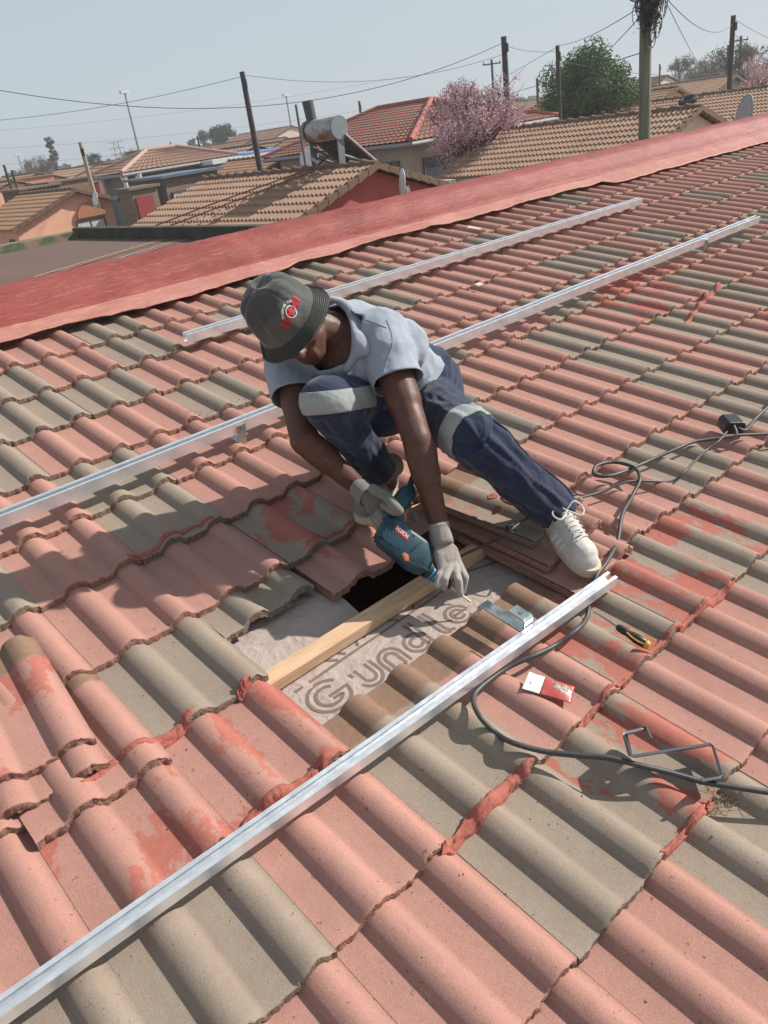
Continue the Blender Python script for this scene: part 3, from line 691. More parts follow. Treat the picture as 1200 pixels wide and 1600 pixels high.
hatob = hat()
RED = simple('red_embroidery', (.55, .015, .03), .7, var=.15, scale=200); WHITE = simple('white_thread', (.72, .72, .7), .7, var=.1, scale=200)
# emblem: 19 star 41 with an arc of small letters, laid on the crown side
def text_mesh(txt, size, align='CENTER', bold=.0):
    c = D.curves.new('t', 'FONT'); c.body = txt; c.size = size; c.align_x = align; c.align_y = 'CENTER'; c.extrude = .0; c.offset = bold; c.resolution_u = 3
    o = D.objects.new('t', c); COL.objects.link(o); bpy.context.view_layer.update()
    me = D.meshes.new_from_object(o.evaluated_get(bpy.context.evaluated_depsgraph_get())); D.objects.remove(o); D.curves.remove(c)
    v = [tuple(x.co) for x in me.vertices]; f = [tuple(p.vertices) for p in me.polygons]; D.meshes.remove(me); return v, f
emc = P(455, 487, 2.0)
def onhat(a, b):                 # (a right, b up) in the emblem's own plane; the ray from outside is dropped on the hat
    return a, b
hd = hatob.evaluated_get(bpy.context.evaluated_depsgraph_get())
bpy.context.view_layer.update()
def mkbvh(o):
    from mathutils.bvhtree import BVHTree
    dg = bpy.context.evaluated_depsgraph_get(); e = o.evaluated_get(dg); me = e.to_mesh(); mw = o.matrix_world
    t = BVHTree.FromPolygons([mw @ v.co for v in me.vertices], [tuple(p.vertices) for p in me.polygons]); e.to_mesh_clear(); return t
hb = mkbvh(hatob)
st = MB()                                          # stitched rings round the brim
for q in range(9):
    t = q/8; pts = []
    for i in range(97):
        a = 2*math.pi*i/96; r = .098+.022*t; u_ = .016-.038*t
        base_ = hp(r*math.cos(a)*.97, r*math.sin(a)*1.04-.012, u_+.012*max(0, math.sin(a))*t); od = (hr_*math.cos(a)*.8+hf*math.sin(a)*.8+hup*.6).normalized()
        h_ = hb.ray_cast(base_+od*.06, -od); pts.append((h_[0] if h_[0] else base_)+od*(.0009+.0007*noise.noise(Vector((i*.9, q, 0)))))
    st.tube(pts, .0012, 4, caps=False)
part(st, 'brim_stitching', simple('dark_thread', (.035, .038, .036), .9), hatob)
vray = (emc-CAM).normalized(); hit = hb.ray_cast(CAM, vray)
ec, en = hit[0], hit[1]
if en.dot(vray) > 0: en = -en
# writing runs from lower left of the photograph to upper right
rt = cv((.42, -.90, 0)).normalized(); rt = (rt-en*rt.dot(en)).normalized(); upv = en.cross(rt).normalized()
def drape(v, f, mat, name, parent, k=1.0):
    out = []
    for a, b, *_ in v:
        p = ec+rt*a*k+upv*b*k+en*.05; h_ = hb.ray_cast(p, -en)
        out.append((h_[0] if h_[0] else p-en*.05)+en*.0012)
    return part(MB().add(out, f, 0), name, mat, parent)
def place(v, a, b, rot=0): c, s = math.cos(rot), math.sin(rot); return [(x*c-y*s+a, x*s+y*c+b) for x, y, *_ in v]
v, f = text_mesh('19', .033, bold=.0014); drape(place(v, -.030, -.003), f, RED, 'red_numerals', hatob)
v, f = text_mesh('41', .033, bold=.0014); drape(place(v, .031, -.003), f, RED, 'red_numerals', hatob)
st = [(.0165*(1 if i % 2 == 0 else .42)*math.sin(i*math.pi/5), .0165*(1 if i % 2 == 0 else .42)*math.cos(i*math.pi/5)) for i in range(10)]
drape(st+[(0, 0)], [(i, (i+1) % 10, 10) for i in range(10)], RED, 'star', hatob)
ring = [(r*math.cos(2*math.pi*i/28), r*math.sin(2*math.pi*i/28)) for i in range(28) for r in (.0162, .0142)]
drape(ring, [(2*i, (2*i+2) % 56, (2*i+3) % 56, 2*i+1) for i in range(28)], WHITE, 'white_ring', hatob)
txt = 'PREMIUM TUR'; av, af = [], []
for i, ch in enumerate(txt):
    if ch == ' ': continue
    a = math.radians(152-124*i/(len(txt)-1)); v, f = text_mesh(ch, .0085, bold=.0003); b = len(av)
    av += place(v, .0245*math.cos(a)*1.1, .0235*math.sin(a), a-math.pi/2); af += [tuple(b+q for q in g_) for g_ in f]
drape(av, af, WHITE, 'white_lettering', hatob)

# ---- gloves with five fingers each
def glove(name, mat, wrist, fdir, palmn, fingers, thumb, cuff_from):
    sd = fdir.cross(palmn).normalized()
    caps = [(wrist+fdir*.0, wrist+fdir*.045, .030, .036, 14, .62, palmn), (wrist+fdir*.04+sd*.016, wrist+fdir*.075+sd*.024, .026, .019, 12, .7, palmn), (wrist+fdir*.04-sd*.016, wrist+fdir*.072-sd*.026, .026, .018, 12, .7, palmn), (wrist+fdir*.03, wrist+fdir*.08, .03, .018, 12, .7, palmn)]
    for pts in fingers+[thumb]:
        r0 = .0118 if pts is not thumb else .0145
        for q in range(len(pts)-1): caps.append((pts[q], pts[q+1], r0-.001*q, r0-.001*(q+1)))
    g = fuse(name, caps, mat, man, voxel=.0026, smooth=2)
    ax = (wrist-cuff_from).normalized(); m = MB(); rows = []
    m.tube([wrist-ax*.045, wrist-ax*.035, wrist-ax*.02, wrist, wrist+ax*.012], [.0245, .025, .026, .028, .029], 24, caps=False)
    c = part(m, 'cuff', mat, g); s_ = c.modifiers.new('t', 'SOLIDIFY'); s_.thickness = .003
    rb = MB(); rb.tube([wrist-ax*.047, wrist-ax*.043, wrist-ax*.037, wrist-ax*.033], [.0255, .0285, .0285, .0255], 24, caps=False); part(rb, 'cuff_hem', mat, g)
    return g
# left hand: pointing down over the chuck, fingers reaching to the bit
w1 = P(690, 843, 2.14)
fd = (P(704, 886, 2.13)-w1).normalized(); pn = cv((-.55, .25, .8)).normalized(); pn = (pn-fd*pn.dot(fd)).normalized()
glove('work_glove', GLOVE, w1, fd, pn,
      [[P(694, 880, 2.13), P(686, 900, 2.10), P(684, 915, 2.09)], [P(702, 884, 2.12), P(695, 905, 2.09), P(694, 918, 2.10)],
       [P(710, 884, 2.13), P(717, 908, 2.085), P(719, 928, 2.09)], [P(716, 880, 2.15), P(727, 902, 2.12), P(722, 925, 2.13)]],
      [P(682, 862, 2.15), P(676, 885, 2.14), P(688, 905, 2.14)], Lwr-(Lwr-Lel)*.2)
# right hand closed round the drill's rear handle
w2 = P(572, 774, 2.20)
fd2 = (P(612, 800, 2.22)-w2).normalized(); pn2 = cv((.25, -.25, .93)).normalized(); pn2 = (pn2-fd2*pn2.dot(fd2)).normalized()
glove('work_glove', GLOVE2, w2, fd2, pn2,
      [[P(600, 790, 2.13), P(616, 800, 2.07), P(640, 797, 2.19), P(646, 803, 2.215)], [P(592, 800, 2.17), P(606, 815, 2.14), P(642, 806, 2.19), P(650, 812, 2.22)],
       [P(588, 806, 2.18), P(600, 824, 2.15), P(638, 822, 2.19), P(645, 826, 2.22)], [P(584, 810, 2.20), P(592, 826, 2.17), P(628, 834, 2.19), P(636, 836, 2.22)]],
      [P(583, 764, 2.16), P(604, 776, 2.10), P(624, 798, 2.055)], Rwr-(Rwr-Rel)*.2)
# ---- shoes: sole, upper, laces; socks
SHOEW = simple('dusty_white_leather', (.58, .54, .50), .6, var=.22, scale=32, bump=.4, bs=60); SOLE = simple('cream_sole', (.55, .49, .38), .6, var=.2, scale=30)
SHOEG = simple('grey_shoe_mesh', (.20, .19, .185), .75, var=.15, scale=40, bump=.4, bs=200); LACE = simple('white_lace', (.68, .65, .60), .7, var=.1)
def shoe(name, heel, toe, upn, mat, laces=True, anklep=None):
    fd = (toe-heel).normalized(); upn = (upn-fd*upn.dot(fd)).normalized(); sd = fd.cross(upn).normalized(); L = (toe-heel).length
    q = lambda f, s, u: heel+fd*f+sd*s+upn*u
    caps = [(q(.035, 0, .035), q(.04, 0, .075), .036, .034), (q(.05, 0, .035), q(L-.06, .004, .036), .038, .043), (q(L-.075, .004, .028), q(L-.045, .004, .026), .046, .038), (q(.06, 0, .07), q(L-.11, 0, .05), .034, .034), (q(.1, .012, .03), q(L-.06, .012, .028), .036, .036)]
    up = fuse(name, caps, mat, man, voxel=.004, smooth=4)
    bm = bmesh.new(); bm.from_mesh(up.data); bmesh.ops.bisect_plane(bm, geom=bm.verts[:]+bm.edges[:]+bm.faces[:], plane_co=q(0, 0, .012), plane_no=-upn, clear_outer=True); bm.to_mesh(up.data); bm.free()
    out = []
    for i in range(36):
        a = 2*math.pi*i/36; f = math.cos(a); s = math.sin(a)
        wd = .043+.008*max(0, f); out.append((L/2+(L/2+.002)*(abs(f)**.75)*(1 if f > 0 else -1), wd*(abs(s)**.8)*(1 if s > 0 else -1)))
    m = MB(); vs = [q(a, b, -.002+.010*max(0, a/L-.75)) for a, b in out]+[q(a*1.0, b*1.03, .010+.010*max(0, a/L-.75)) for a, b in out]+[q(a, b*.98, .022+.010*max(0, a/L-.7)) for a, b in out]
    m.add(vs, [(r*36+i, r*36+(i+1) % 36, (r+1)*36+(i+1) % 36, (r+1)*36+i) for r in range(2) for i in range(36)], 0, True); m.add(vs[:36], [tuple(range(36))[::-1]], 0); m.add(vs[72:], [tuple(range(36))], 0)
    part(m, 'sole', SOLE, up)
    if laces:
        b = mkbvh(up)
        def drop(f, s, e=.004):
            h_ = b.ray_cast(q(f, s, .16), -upn); return (h_[0] if h_[0] else q(f, s, .07))+upn*e
        for k in range(6):
            f0 = .085+.0165*k; m = MB(); m.tube([drop(f0, -.024+.024*2*t/6, .003+.002*math.sin(t/6*math.pi)) for t in range(7)], .0030, 6); m.tube([drop(f0+.016*t/6, -.022+.044*t/6, .005) for t in range(7)], .0028, 6); part(m, 'lace', LACE, up)
        for sgn in (1, -1):
            m = MB(); base = drop(.082, 0, .008)
            m.tube(catmull([base, base+sd*sgn*.028+upn*.020-fd*.008, base+sd*sgn*.050+upn*.004+fd*.008, base+sd*sgn*.034-upn*.004+fd*.030, base+fd*.006+upn*.003], 6), .0025, 6); part(m, 'lace', LACE, up)
        tg = MB(); rows = []
        vs = [drop(f_, s_, .0045) for f_ in (.055, .085, .12, .16) for s_ in (-.018, -.006, .006, .018)]; tg.add(vs, [(r*4+c, r*4+c+1, (r+1)*4+c+1, (r+1)*4+c) for r in range(3) for c in range(3)], 0, True); part(tg, 'tongue', mat, up)
        STR = simple('white_stripe', (.72, .70, .66), .5, var=.05)
        for k in range(3):
            for sgn in (1, -1):
                f0 = .10+.022*k; vs = []
                for t in range(6):
                    for df in (0, .010):
                        p0 = q(f0+df+.012*t/5, sgn*.09, .018+.036*t/5); h_ = b.ray_cast(p0, -sd*sgn); vs.append((h_[0] if h_[0] else p0-sd*sgn*.045)+sd*sgn*.0015)
                m = MB(); m.add(vs, [(2*t, 2*t+1, 2*t+3, 2*t+2) for t in range(5)], 0, True); part(m, 'side_stripe', STR, up)
    return up
NRM = (ROOF.to_3x3() @ Vector((0, 0, 1)))
shoe('shoe', R(1.005, .50, .012), R(.905, .262, .008), NRM, SHOEW, True)
shoe('shoe', R(.825, .985, .03), R(.60, .88, .005), NRM, SHOEG, False)
m = MB(); m.tube([Lan-lw_*.08, Lan, R(1.0, .485, .07)], [.038, .040, .042], 20, caps=False); part(m, 'sock', SOCK)
m = MB(); m.tube([Ran-rw_*.06, Ran, R(.805, .965, .09)], [.036, .038, .040], 20, caps=False); part(m, 'sock', SOCK)
#@@PART3
# ------------------------------------------------------------------ tools and small things on the roof
def onroof(x, y, n=0.0):
    r = WC.transposed() @ Vector(((x-600)/FPX, (y-800)/FPX, 1)); N = ROOF.to_3x3() @ Vector((0, 0, 1))
    return CAM + r*((n-CAM.dot(N))/r.dot(N))
def onplane(x, y, O, N):
    r = WC.transposed() @ Vector(((x-600)/FPX, (y-800)/FPX, 1)); return CAM + r*((O-CAM).dot(N)/r.dot(N))
def bevel(o, w_=.003, seg=2):
    b = o.modifiers.new('b', 'BEVEL'); b.width = w_; b.segments = seg; b.limit_method = 'ANGLE'; b.angle_limit = math.radians(40); return o
TEAL = simple('teal_plastic', (.012, .060, .082), .42, var=.25, scale=30, bump=.15, bs=200); TEALD = simple('dark_teal_plastic', (.006, .028, .038), .5, var=.2)
ORNG = simple('orange_part', (.45, .13, .04), .5, var=.15, scale=60); STEEL = simple('bare_steel', (.5, .52, .52), .3, 1, var=.1); BLUEM = simple('blue_ring', (.10, .28, .45), .35, .6, var=.1)
dO, dA, dB = P(598, 838, 2.10), P(672, 893, 2.12), onroof(735, 940, -.03)
dX = (dA-dO).normalized(); dN = cv((.30, -.20, -.93)); dN = (dN-dX*dN.dot(dX)).normalized()
drill = thing('power_drill', 'teal electric drill gripped in both gloves above the opening', 'drill', dO); bpy.context.view_layer.update()
def slab(name, pts, O, N, t, mat, bev=.006, parent=drill, off=0):
    v = [onplane(x, y, O, N) for x, y in pts]; n = len(v)
    vs = [p+N*(t/2+off) for p in v]+[p-N*(t/2-off) for p in v]
    m = MB().add(vs, [(i, (i+1) % n, n+(i+1) % n, n+i) for i in range(n)]+[tuple(range(n))[::-1], tuple(range(n, 2*n))], 0)
    o = part(m, name, mat, parent, fix=True); bevel(o, bev, 3)
    for p in o.data.polygons: p.use_smooth = True
    return o
dbody = slab('drill_body', [(586, 837), (592, 852), (620, 875), (636, 889), (660, 899), (671, 880), (666, 848), (643, 832), (628, 816), (604, 806)], dO, dN, .062, TEAL, .012)
slab('rear_handle', [(597, 812), (630, 820), (629, 805), (637, 790), (649, 775), (646, 763), (640, 756), (626, 762), (611, 782)], dO, dN, .036, TEAL, .009)
slab('trigger', [(622, 818), (633, 818), (634, 800), (629, 797)], dO, dN, .022, ORNG, .003, off=.001)
slab('side_vent', [(622, 868), (627, 866), (633, 871), (633, 880), (627, 879)], dO, dN, .0636, ORNG, .0008)
for k in range(5): slab('body_vent', [(640+4*k, 884+1.2*k-3), (642+4*k, 884+1.2*k-3), (638+4*k, 868+1.2*k), (636+4*k, 868+1.2*k)], dO, dN, .0634, TEALD, .0004)
slab('housing_seam', [(588, 842), (590, 844), (664, 893), (663, 896)], dO, dN, .0633, TEALD, .0003)
for sx_, sy_ in ((600, 842), (618, 858), (656, 876), (640, 840)): m = MB(); c_ = onplane(sx_, sy_, dO, dN); m.tube([c_+dN*.030, c_+dN*.0318], .0032, 10); part(m, 'screw', BLACKP, drill)
for k in range(4): slab('cooling_slot', [(598+5*k, 818+1.5*k), (600+5*k, 818+1.5*k), (597+5*k, 834+1.5*k), (595+5*k, 834+1.5*k)], dO, dN, .0635, TEALD, .0005)
slab('gear_selector', [(634, 864), (652, 848), (654, 850), (636, 867)], dO, dN, .0635, BLACKP, .0005)
lab = slab('label_plate', [(612, 824), (616, 823), (631, 838), (632, 848), (629, 848), (611, 834)], dO, dN, .0638, simple('red_label', (.42, .02, .03), .5, var=.1), .0005)
v, f = text_mesh('BOSCH', 1.0, bold=.02)
lp0, lp1 = onplane(613, 828, dO, dN), onplane(631, 843, dO, dN); lx = (lp1-lp0); ly = dN.cross(lx).normalized()
if ly.dot(cv((0, -1, 0))) < 0: ly = -ly
xm = max(a[0] for a in v); xn = min(a[0] for a in v)
part(MB().add([lp0+lx*((a[0]-xn)/(xm-xn))+ly*(a[1]*.0145+.001)+dN*.0328 for a in v], f, 0), 'brand_lettering', WHITE, lab)
m = MB(); m.tube([dA-dX*.012, dA+dX*.0], [.026, .024], 20); part(m, 'gear_collar', TEALD, drill)
for k in range(3): m = MB(); a0 = dA+dX*(.002+.009*k); m.tube([a0, a0+dX*.006], .022-.001*k, 20); part(m, 'chuck_ring', BLUEM, drill)
dY = (dB-(dA+dX*.03)).normalized()
m = MB(); a0 = dA+dX*.026; m.tube([a0, a0+dX*.004, a0+dX*.03, a0+dX*.044], [.017, .019, .017, .009], 18); part(m, 'chuck', BLACKP, drill)
m = MB(); a1 = a0+dX*.04; m.tube([a1, a1.lerp(dB, .55)], .0042, 8); m.tube([a1.lerp(dB, .52), a1.lerp(dB, .58)], .0065, 8); m.tube([a1.lerp(dB, .55), dB], .0028, 8); part(m, 'drill_bit', simple('brass_bit', (.62, .58, .32), .35, .8, var=.1), drill)
h0 = onplane(641, 758, dO, dN)
m = MB(); m.tube([h0, h0+cv((.005, -.02, 0)), h0+cv((.012, -.035, .0))], [.009, .007, .006], 10); part(m, 'cable_guard', BLACKP, drill)
def cord(pts, r, mb=None): mb = mb or MB(); mb.tube(catmull(pts, 7), r, 8); return mb
cg = h0+cv((.012, -.035, 0))
part(cord([cg, cg+cv((.02, -.025, .06)), P(680, 760, 2.38), onroof(672, 830, .02), onroof(690, 885, -.03), onroof(722, 868, .0), onroof(765, 848, .03), P(790, 836, 2.18), P(808, 820, 2.19), onroof(845, 798, .055), onroof(880, 785, .03), onroof(935, 770, .0), onroof(985, 752, .012), onroof(1048, 752, -.01), onroof(1072, 735, .012), onroof(1100, 706, -.005), onroof(1122, 690, .01), onroof(1138, 672, .02)], .0042), 'cord', RUBBER, drill)
m = MB(); kt = P(800, 826, 2.185)
for k in range(5): m.tube([kt+Vector((.009*math.cos(a), .006*math.sin(a)+.003*k, .010*math.sin(a*1.0+k))) for a in [2*math.pi*i/12 for i in range(13)]], .0025, 6)
m.tube([kt, kt+cv((-.045, -.004, 0))], .0025, 6); m.tube([kt, kt+cv((.03, .003, 0))], .0025, 6); part(m, 'cord_knot', BLACKP, drill)

# extension cord: adaptor box, loop, run under the rail and off the right side
ext_ = thing('extension_cord', 'thick black extension cord looped on the tiles with a square adaptor box', 'cord', onroof(1140, 670, 0)); bpy.context.view_layer.update()
bx_ = onroof(1140, 668, .03)
m = MB(); T = Matrix.Translation(onroof(1140, 672, .0)) @ (ROOF @ Matrix.Rotation(math.radians(-38), 4, 'Z'))
m.prism([(-.036, 0), (.036, 0), (.038, .035), (.028, .05), (-.028, .05), (-.038, .035)], -.034, .034, 0, T); o = part(m, 'adaptor_box', BLACKP, ext_, fix=True); bevel(o, .005)
ln = []
for (x, y, n_) in [(1145, 662, .04), (1150, 680, .02), (1130, 684, .012), (1085, 690, .006), (1060, 700, .008), (1010, 722, -.005), (960, 742, .012), (930, 742, .012), (932, 728, .016), (958, 722, .01), (990, 730, .015), (1000, 748, .016), (988, 775, .0), (972, 805, .012), (965, 845, .0), (950, 875, .012), (932, 900, .014), (922, 928, -.012), (917, 965, -.015), (900, 985, .004), (868, 1008, -.01), (835, 1024, .004), (790, 1045, -.01), (750, 1075, -.004), (740, 1095, .004), (750, 1120, .010), (775, 1145, -.01), (800, 1160, .012), (850, 1174, .010), (900, 1180, .02), (950, 1184, .028), (1000, 1196, .026), (1050, 1208, .016), (1100, 1222, .010), (1150, 1230, .012), (1215, 1240, .01), (1300, 1252, .01), (1500, 1275, .01), (1800, 1330, .01), (2200, 1420, .01)]:
    ln.append(onroof(x, y, n_))
part(cord(ln, .0063), 'cable', RUBBER, ext_)
part(cord([onroof(1152, 668, .03), onroof(1165, 672, .02), onroof(1180, 655, .008), onroof(1200, 636, .012), onroof(1240, 600, .01), onroof(1400, 560, .01), onroof(1700, 540, .01)], .0055), 'supply_cable', RUBBER, ext_)
part(cord([onroof(1150, 680, .018), onroof(1200, 678, .01), onroof(1260, 676, .01), onroof(1420, 690, .01), onroof(1800, 760, .01)], .0055), 'supply_cable', RUBBER, ext_)

# roof hook lying on the bare tile heads
def bentplate(path, wdir, wd, th, mat, name, parent):
    m = MB(); vs = []
    for i, p in enumerate(path):
        t = (path[min(i+1, len(path)-1)]-path[max(i-1, 0)]).normalized(); nn = t.cross(wdir).normalized()*th/2
        vs += [p+wdir*wd/2+nn, p-wdir*wd/2+nn, p-wdir*wd/2-nn, p+wdir*wd/2-nn]
    n = len(path); m.add(vs, [(4*i+a, 4*i+(a+1) % 4, 4*i+4+(a+1) % 4, 4*i+4+a) for i in range(n-1) for a in range(4)]+[(3, 2, 1, 0), (4*n-4, 4*n-3, 4*n-2, 4*n-1)], 0)
    return part(m, name, mat, parent, fix=True)
S3 = ROOF.to_3x3()
t = thing('hook_bracket', 'bent zinc roof hook lying on the bare tile heads beside the drill bit', 'bracket', onroof(790, 965, .01), group='zinc roof hooks'); bpy.context.view_layer.update()
a0, a1 = onroof(754, 942, .012), onroof(823, 985, .018); dr = (a1-a0).normalized(); up = S3 @ Vector((0, 0, 1)); wd = up.cross(dr).normalized()
bentplate([a0-up*.022, a0-up*.004, a0+dr*.004, a1-dr*.004, a1+up*.004, a1+up*.036, a1+up*.041-dr*.005, a1+up*.042-dr*.052], wd, .034, .004, ZINC, 'steel_strap', t)
m = MB(); hc = a1+up*.0445-dr*.026; m.tube([hc, hc+up*.0006], .0055, 14); part(m, 'bolt_hole', SLOT, t)
t = thing('hook_bracket', 'dark bent roof hook lying on edge beside the black cord', 'bracket', onroof(1050, 1175, .0), group='zinc roof hooks'); bpy.context.view_layer.update()
q = [onroof(x, y, .022) for x, y in [(1012, 1135), (1018, 1158)]]
pth = [onroof(x, y, n_) for x, y, n_ in [(1017, 1154, .03), (1010, 1138, .03), (1004, 1140, .03), (978, 1146, .03), (977, 1150, .03), (985, 1180, .03), (988, 1182, .03), (1110, 1163, .03), (1114, 1166, .03), (1128, 1211, .03), (1125, 1215, .03), (1098, 1220, .03)]]
bentplate(pth, ((onroof(1055, 1175)-CAM).normalized()+cv((.10, .05, 0))).normalized(), .044, .005, simple('dark_zinc', (.16, .17, .19), .45, .9, var=.1), 'steel_strap', t)

# screwdriver
t = thing('screwdriver', 'screwdriver with black and yellow handle lying in a tile channel', 'screwdriver', onroof(975, 985, 0)); bpy.context.view_layer.update()
s0, s1, s2 = onroof(928, 955, -.012), onroof(964, 979, -.006), onroof(1015, 1010, -.010); ax = (s2-s1).normalized()
part(MB().tube([s0, s1], [.0024, .003], 10), 'shaft', simple('red_reflecting_steel', (.55, .33, .30), .25, 1, var=.1), t)
L = (s2-s1).length
part(MB().tube([s1, s1+ax*.006, s1+ax*L*.22, s1+ax*L*.32, s1+ax*L*.6, s1+ax*L*.86, s1+ax*L*.88], [.007, .0095, .0105, .009, .0135, .0125, .011], 18), 'grip', BLACKP, t)
YEL = simple('yellow_plastic', (.62, .36, .06), .4, var=.1)
part(MB().tube([s1+ax*L*.87, s1+ax*L*.90, s1+ax*L*.98, s1+ax*L*1.0], [.011, .0118, .010, .005], 16), 'end_cap', YEL, t)
for sg in (-1, 1):
    sd = ax.cross(up).normalized(); part(cord([s1+ax*L*f_+sd*sg*r_+up*.006 for f_, r_ in ((.33, .006), (.5, .0108), (.7, .0125), (.87, .010))], .0022), 'side_inlay', YEL, t)

# packet of screws
t = thing('screw_packet', 'small red and clear plastic packet of screws with white header card', 'packet', onroof(858, 1075, 0)); bpy.context.view_layer.update()
c0, c1, c2, c3 = onroof(826, 1050, -.004), onroof(898, 1073, -.010), onroof(892, 1099, -.012), onroof(815, 1076, -.004)
def patch(c0, c1, c2, c3, u0, u1, v0, v1, n=14, puff=0, e=0.0, crinkle=.001):
    vs = []
    for j in range(n+1):
        for i in range(n+1):
            a, b = u0+(u1-u0)*i/n, v0+(v1-v0)*j/n; p = c0.lerp(c1, a).lerp(c3.lerp(c2, a), b)
            k = math.sin(math.pi*(i/n))*math.sin(math.pi*(j/n)); vs.append(p+up*(puff*k+e+crinkle*noise.noise(Vector((a*9, b*7, puff*900)))+.0))
    return MB().add(vs, [(j*(n+1)+i, j*(n+1)+i+1, (j+1)*(n+1)+i+1, (j+1)*(n+1)+i) for j in range(n) for i in range(n)], 0, True)
CARD = simple('white_card', (.72, .75, .78), .45, var=.05); REDB = simple('red_film', (.50, .10, .09), .3, var=.2, scale=80); SCR = simple('shiny_screws', (.40, .36, .33), .35, .6, var=.5, scale=260, bump=1, bs=300, bd=.004)
o = part(patch(c0, c1, c2, c3, 0, .36, 0, 1, crinkle=.002), 'header_card', CARD, t); s_ = o.modifiers.new('t', 'SOLIDIFY'); s_.thickness = .001
for k in range(5): part(patch(c0, c1, c2, c3, .15+.035*k, .165+.035*k, .04+.05*k, .95, e=.0006, crinkle=.002), 'printed_stripe', simple('blue_print', (.25, .33, .50), .5, var=.1), o)
hc = c0.lerp(c1, .1).lerp(c3.lerp(c2, .1), .55)
part(MB().tube([hc+up*.0004, hc+up*.0012], .0045, 14), 'hang_hole', SLOT, o)
o = part(patch(c0, c1, c2, c3, .36, 1, .02, 1, puff=.007), 'bag', REDB, t); s_ = o.modifiers.new('t', 'SOLIDIFY'); s_.thickness = .001
part(patch(c0, c1, c2, c3, .50, .93, .15, .72, puff=.008, e=.0025, crinkle=.004), 'screws', SCR, o)

# loose tiles: a stack under the man's left leg, two laid askew at the left edge
def loose(label, x, s, n, rz, var, mat, emat, tilt=(0, 0), z=0, grp='loose roof tiles'):
    o = D.objects.new('loose_tile', TM[var][1].mesh('loose_tile')); COL.objects.link(o); o.data.materials.append(mat); o.data.materials.append(emat)
    o.matrix_world = Matrix.Translation(R(x, s, n)) @ ROOF @ Matrix.Rotation(math.radians(rz), 4, 'Z') @ Matrix.Rotation(math.radians(tilt[0]), 4, 'X') @ Matrix.Rotation(math.radians(tilt[1]), 4, 'Y') @ Matrix.Translation((-.046, 0, 0))
    return tag(o, label, 'tile', grp)
TBROWN = tile_mat('dusty_brown_tile', (.30, .17, .115), .0)
loose('pink tile under the white shoe at the bottom of the leaning stack', .835, .265, .012, 1.5, 1, PINK, EDGEP)
loose('middle tile of the leaning stack below the trouser leg', .850, .37, .036, 4, 2, TBROWN, EDGEP, (1, 0))
loose('dusty tile smeared with red mortar on top of the leaning stack', .885, .450, .060, 8, 3, GREYP, EDGEG, (1.5, 1))
loose('upper of two loose tiles askew at the left edge with red paint on its rolls', -.655, .712, .034, -5.5, 4, PINKP, EDGEP, (1, 0))
loose('lower of two loose tiles askew at the left edge under the painted one', -.660, .640, .016, -4.5, 5, PINK, EDGEP)
def blob(name, c, r, seed, mat, parent=None, flat=.5, n=3, rough=.5):
    bm = bmesh.new(); bmesh.ops.create_icosphere(bm, subdivisions=n, radius=1)
    for v in bm.verts:
        k = 1+rough*noise.noise(v.co*1.6+Vector((seed, 0, 0)))+.3*rough*noise.noise(v.co*5+Vector((seed, 4, 0)))
        v.co = Vector((v.co.x*k*r[0], v.co.y*k*r[1], v.co.z*k*r[2]))
    me = D.meshes.new(name); bm.to_mesh(me); bm.free(); me.materials.append(mat)
    for p in me.polygons: p.use_smooth = True
    o = D.objects.new(name, me); COL.objects.link(o); o.matrix_world = Matrix.Translation(c) @ ROOF @ Matrix.Rotation(seed, 4, 'Z'); return o
def bead(pts, wd, ht, seed, name='sealant_bead'):        # trowelled red mortar following the tile step, pts = (x, s) on the roof
    m = MB(); P_ = []; n = 60
    for i in range(n+1):
        t = i/n*(len(pts)-1); k = min(int(t), len(pts)-2); f = t-k; x = pts[k][0]*(1-f)+pts[k+1][0]*f; s = pts[k][1]*(1-f)+pts[k+1][1]*f
        P_.append((x, s, max(topn(x, s-.012), topn(x, s+.012), topn(x, s)-.004)))
    rows = []; acc = 0
    for i, (x, s, z) in enumerate(P_):
        if i: acc += math.hypot(x-P_[i-1][0], s-P_[i-1][1])
        q_ = acc*24/.18*.18/1.0
        env = min(1, i/6, (n-i)/6)**.7*(.65+.7*abs(noise.noise(Vector((acc*13, seed, 0))))); row = []
        for j in range(9):
            a = math.pi*j/8; o_ = -math.cos(a)*wd*env*(.85+.45*noise.noise(Vector((acc*22, j*.2, seed))))
            base = max(sum(topn(x, s+o_+q*.006) for q in (-2, -1, 0, 1, 2))/5, topn(x, s+o_)+.002)
            zz = base+math.sin(a)**.7*ht*env*(.9+.5*noise.noise(Vector((acc*20, j*.7, seed))))+.003*noise.noise(Vector((acc*75, j*1.4, seed+3))) if j not in (0, 8) else topn(x, s+o_)-.004
            row.append((x+.003*noise.noise(Vector((acc*40, j, seed))), s+o_, zz))
        rows.append(row)
    m.add([p for r in rows for p in r], [(i*9+j, i*9+j+1, (i+1)*9+j+1, (i+1)*9+j) for i in range(n) for j in range(8)], 0, True)
    o = m.build(name, MORTAR, house, fix=True); return o
def us(x, y, h=-.01): p = toroof(onroof(x, y, h)); return (p.x, p.y)
bead([us(517, 1178), us(490, 1212, -.02), us(440, 1238), us(405, 1268, -.02), us(372, 1300, -.02)], .017, .012, 1)
bead([us(835, 1190), us(800, 1220, -.03), us(755, 1262), us(722, 1300, -.03), us(690, 1335, -.02)], .019, .014, 2)
bead([us(305, 1108), us(268, 1150, -.03), us(212, 1168), us(170, 1195, -.02), us(120, 1235)], .016, .009, 3)
bead([us(200, 872), us(235, 860, -.02), us(268, 836), us(300, 825, -.03), us(335, 812)], .012, .010, 4)
bead([us(392, 1062), us(380, 1068), us(370, 1085, -.02)], .012, .007, 5)
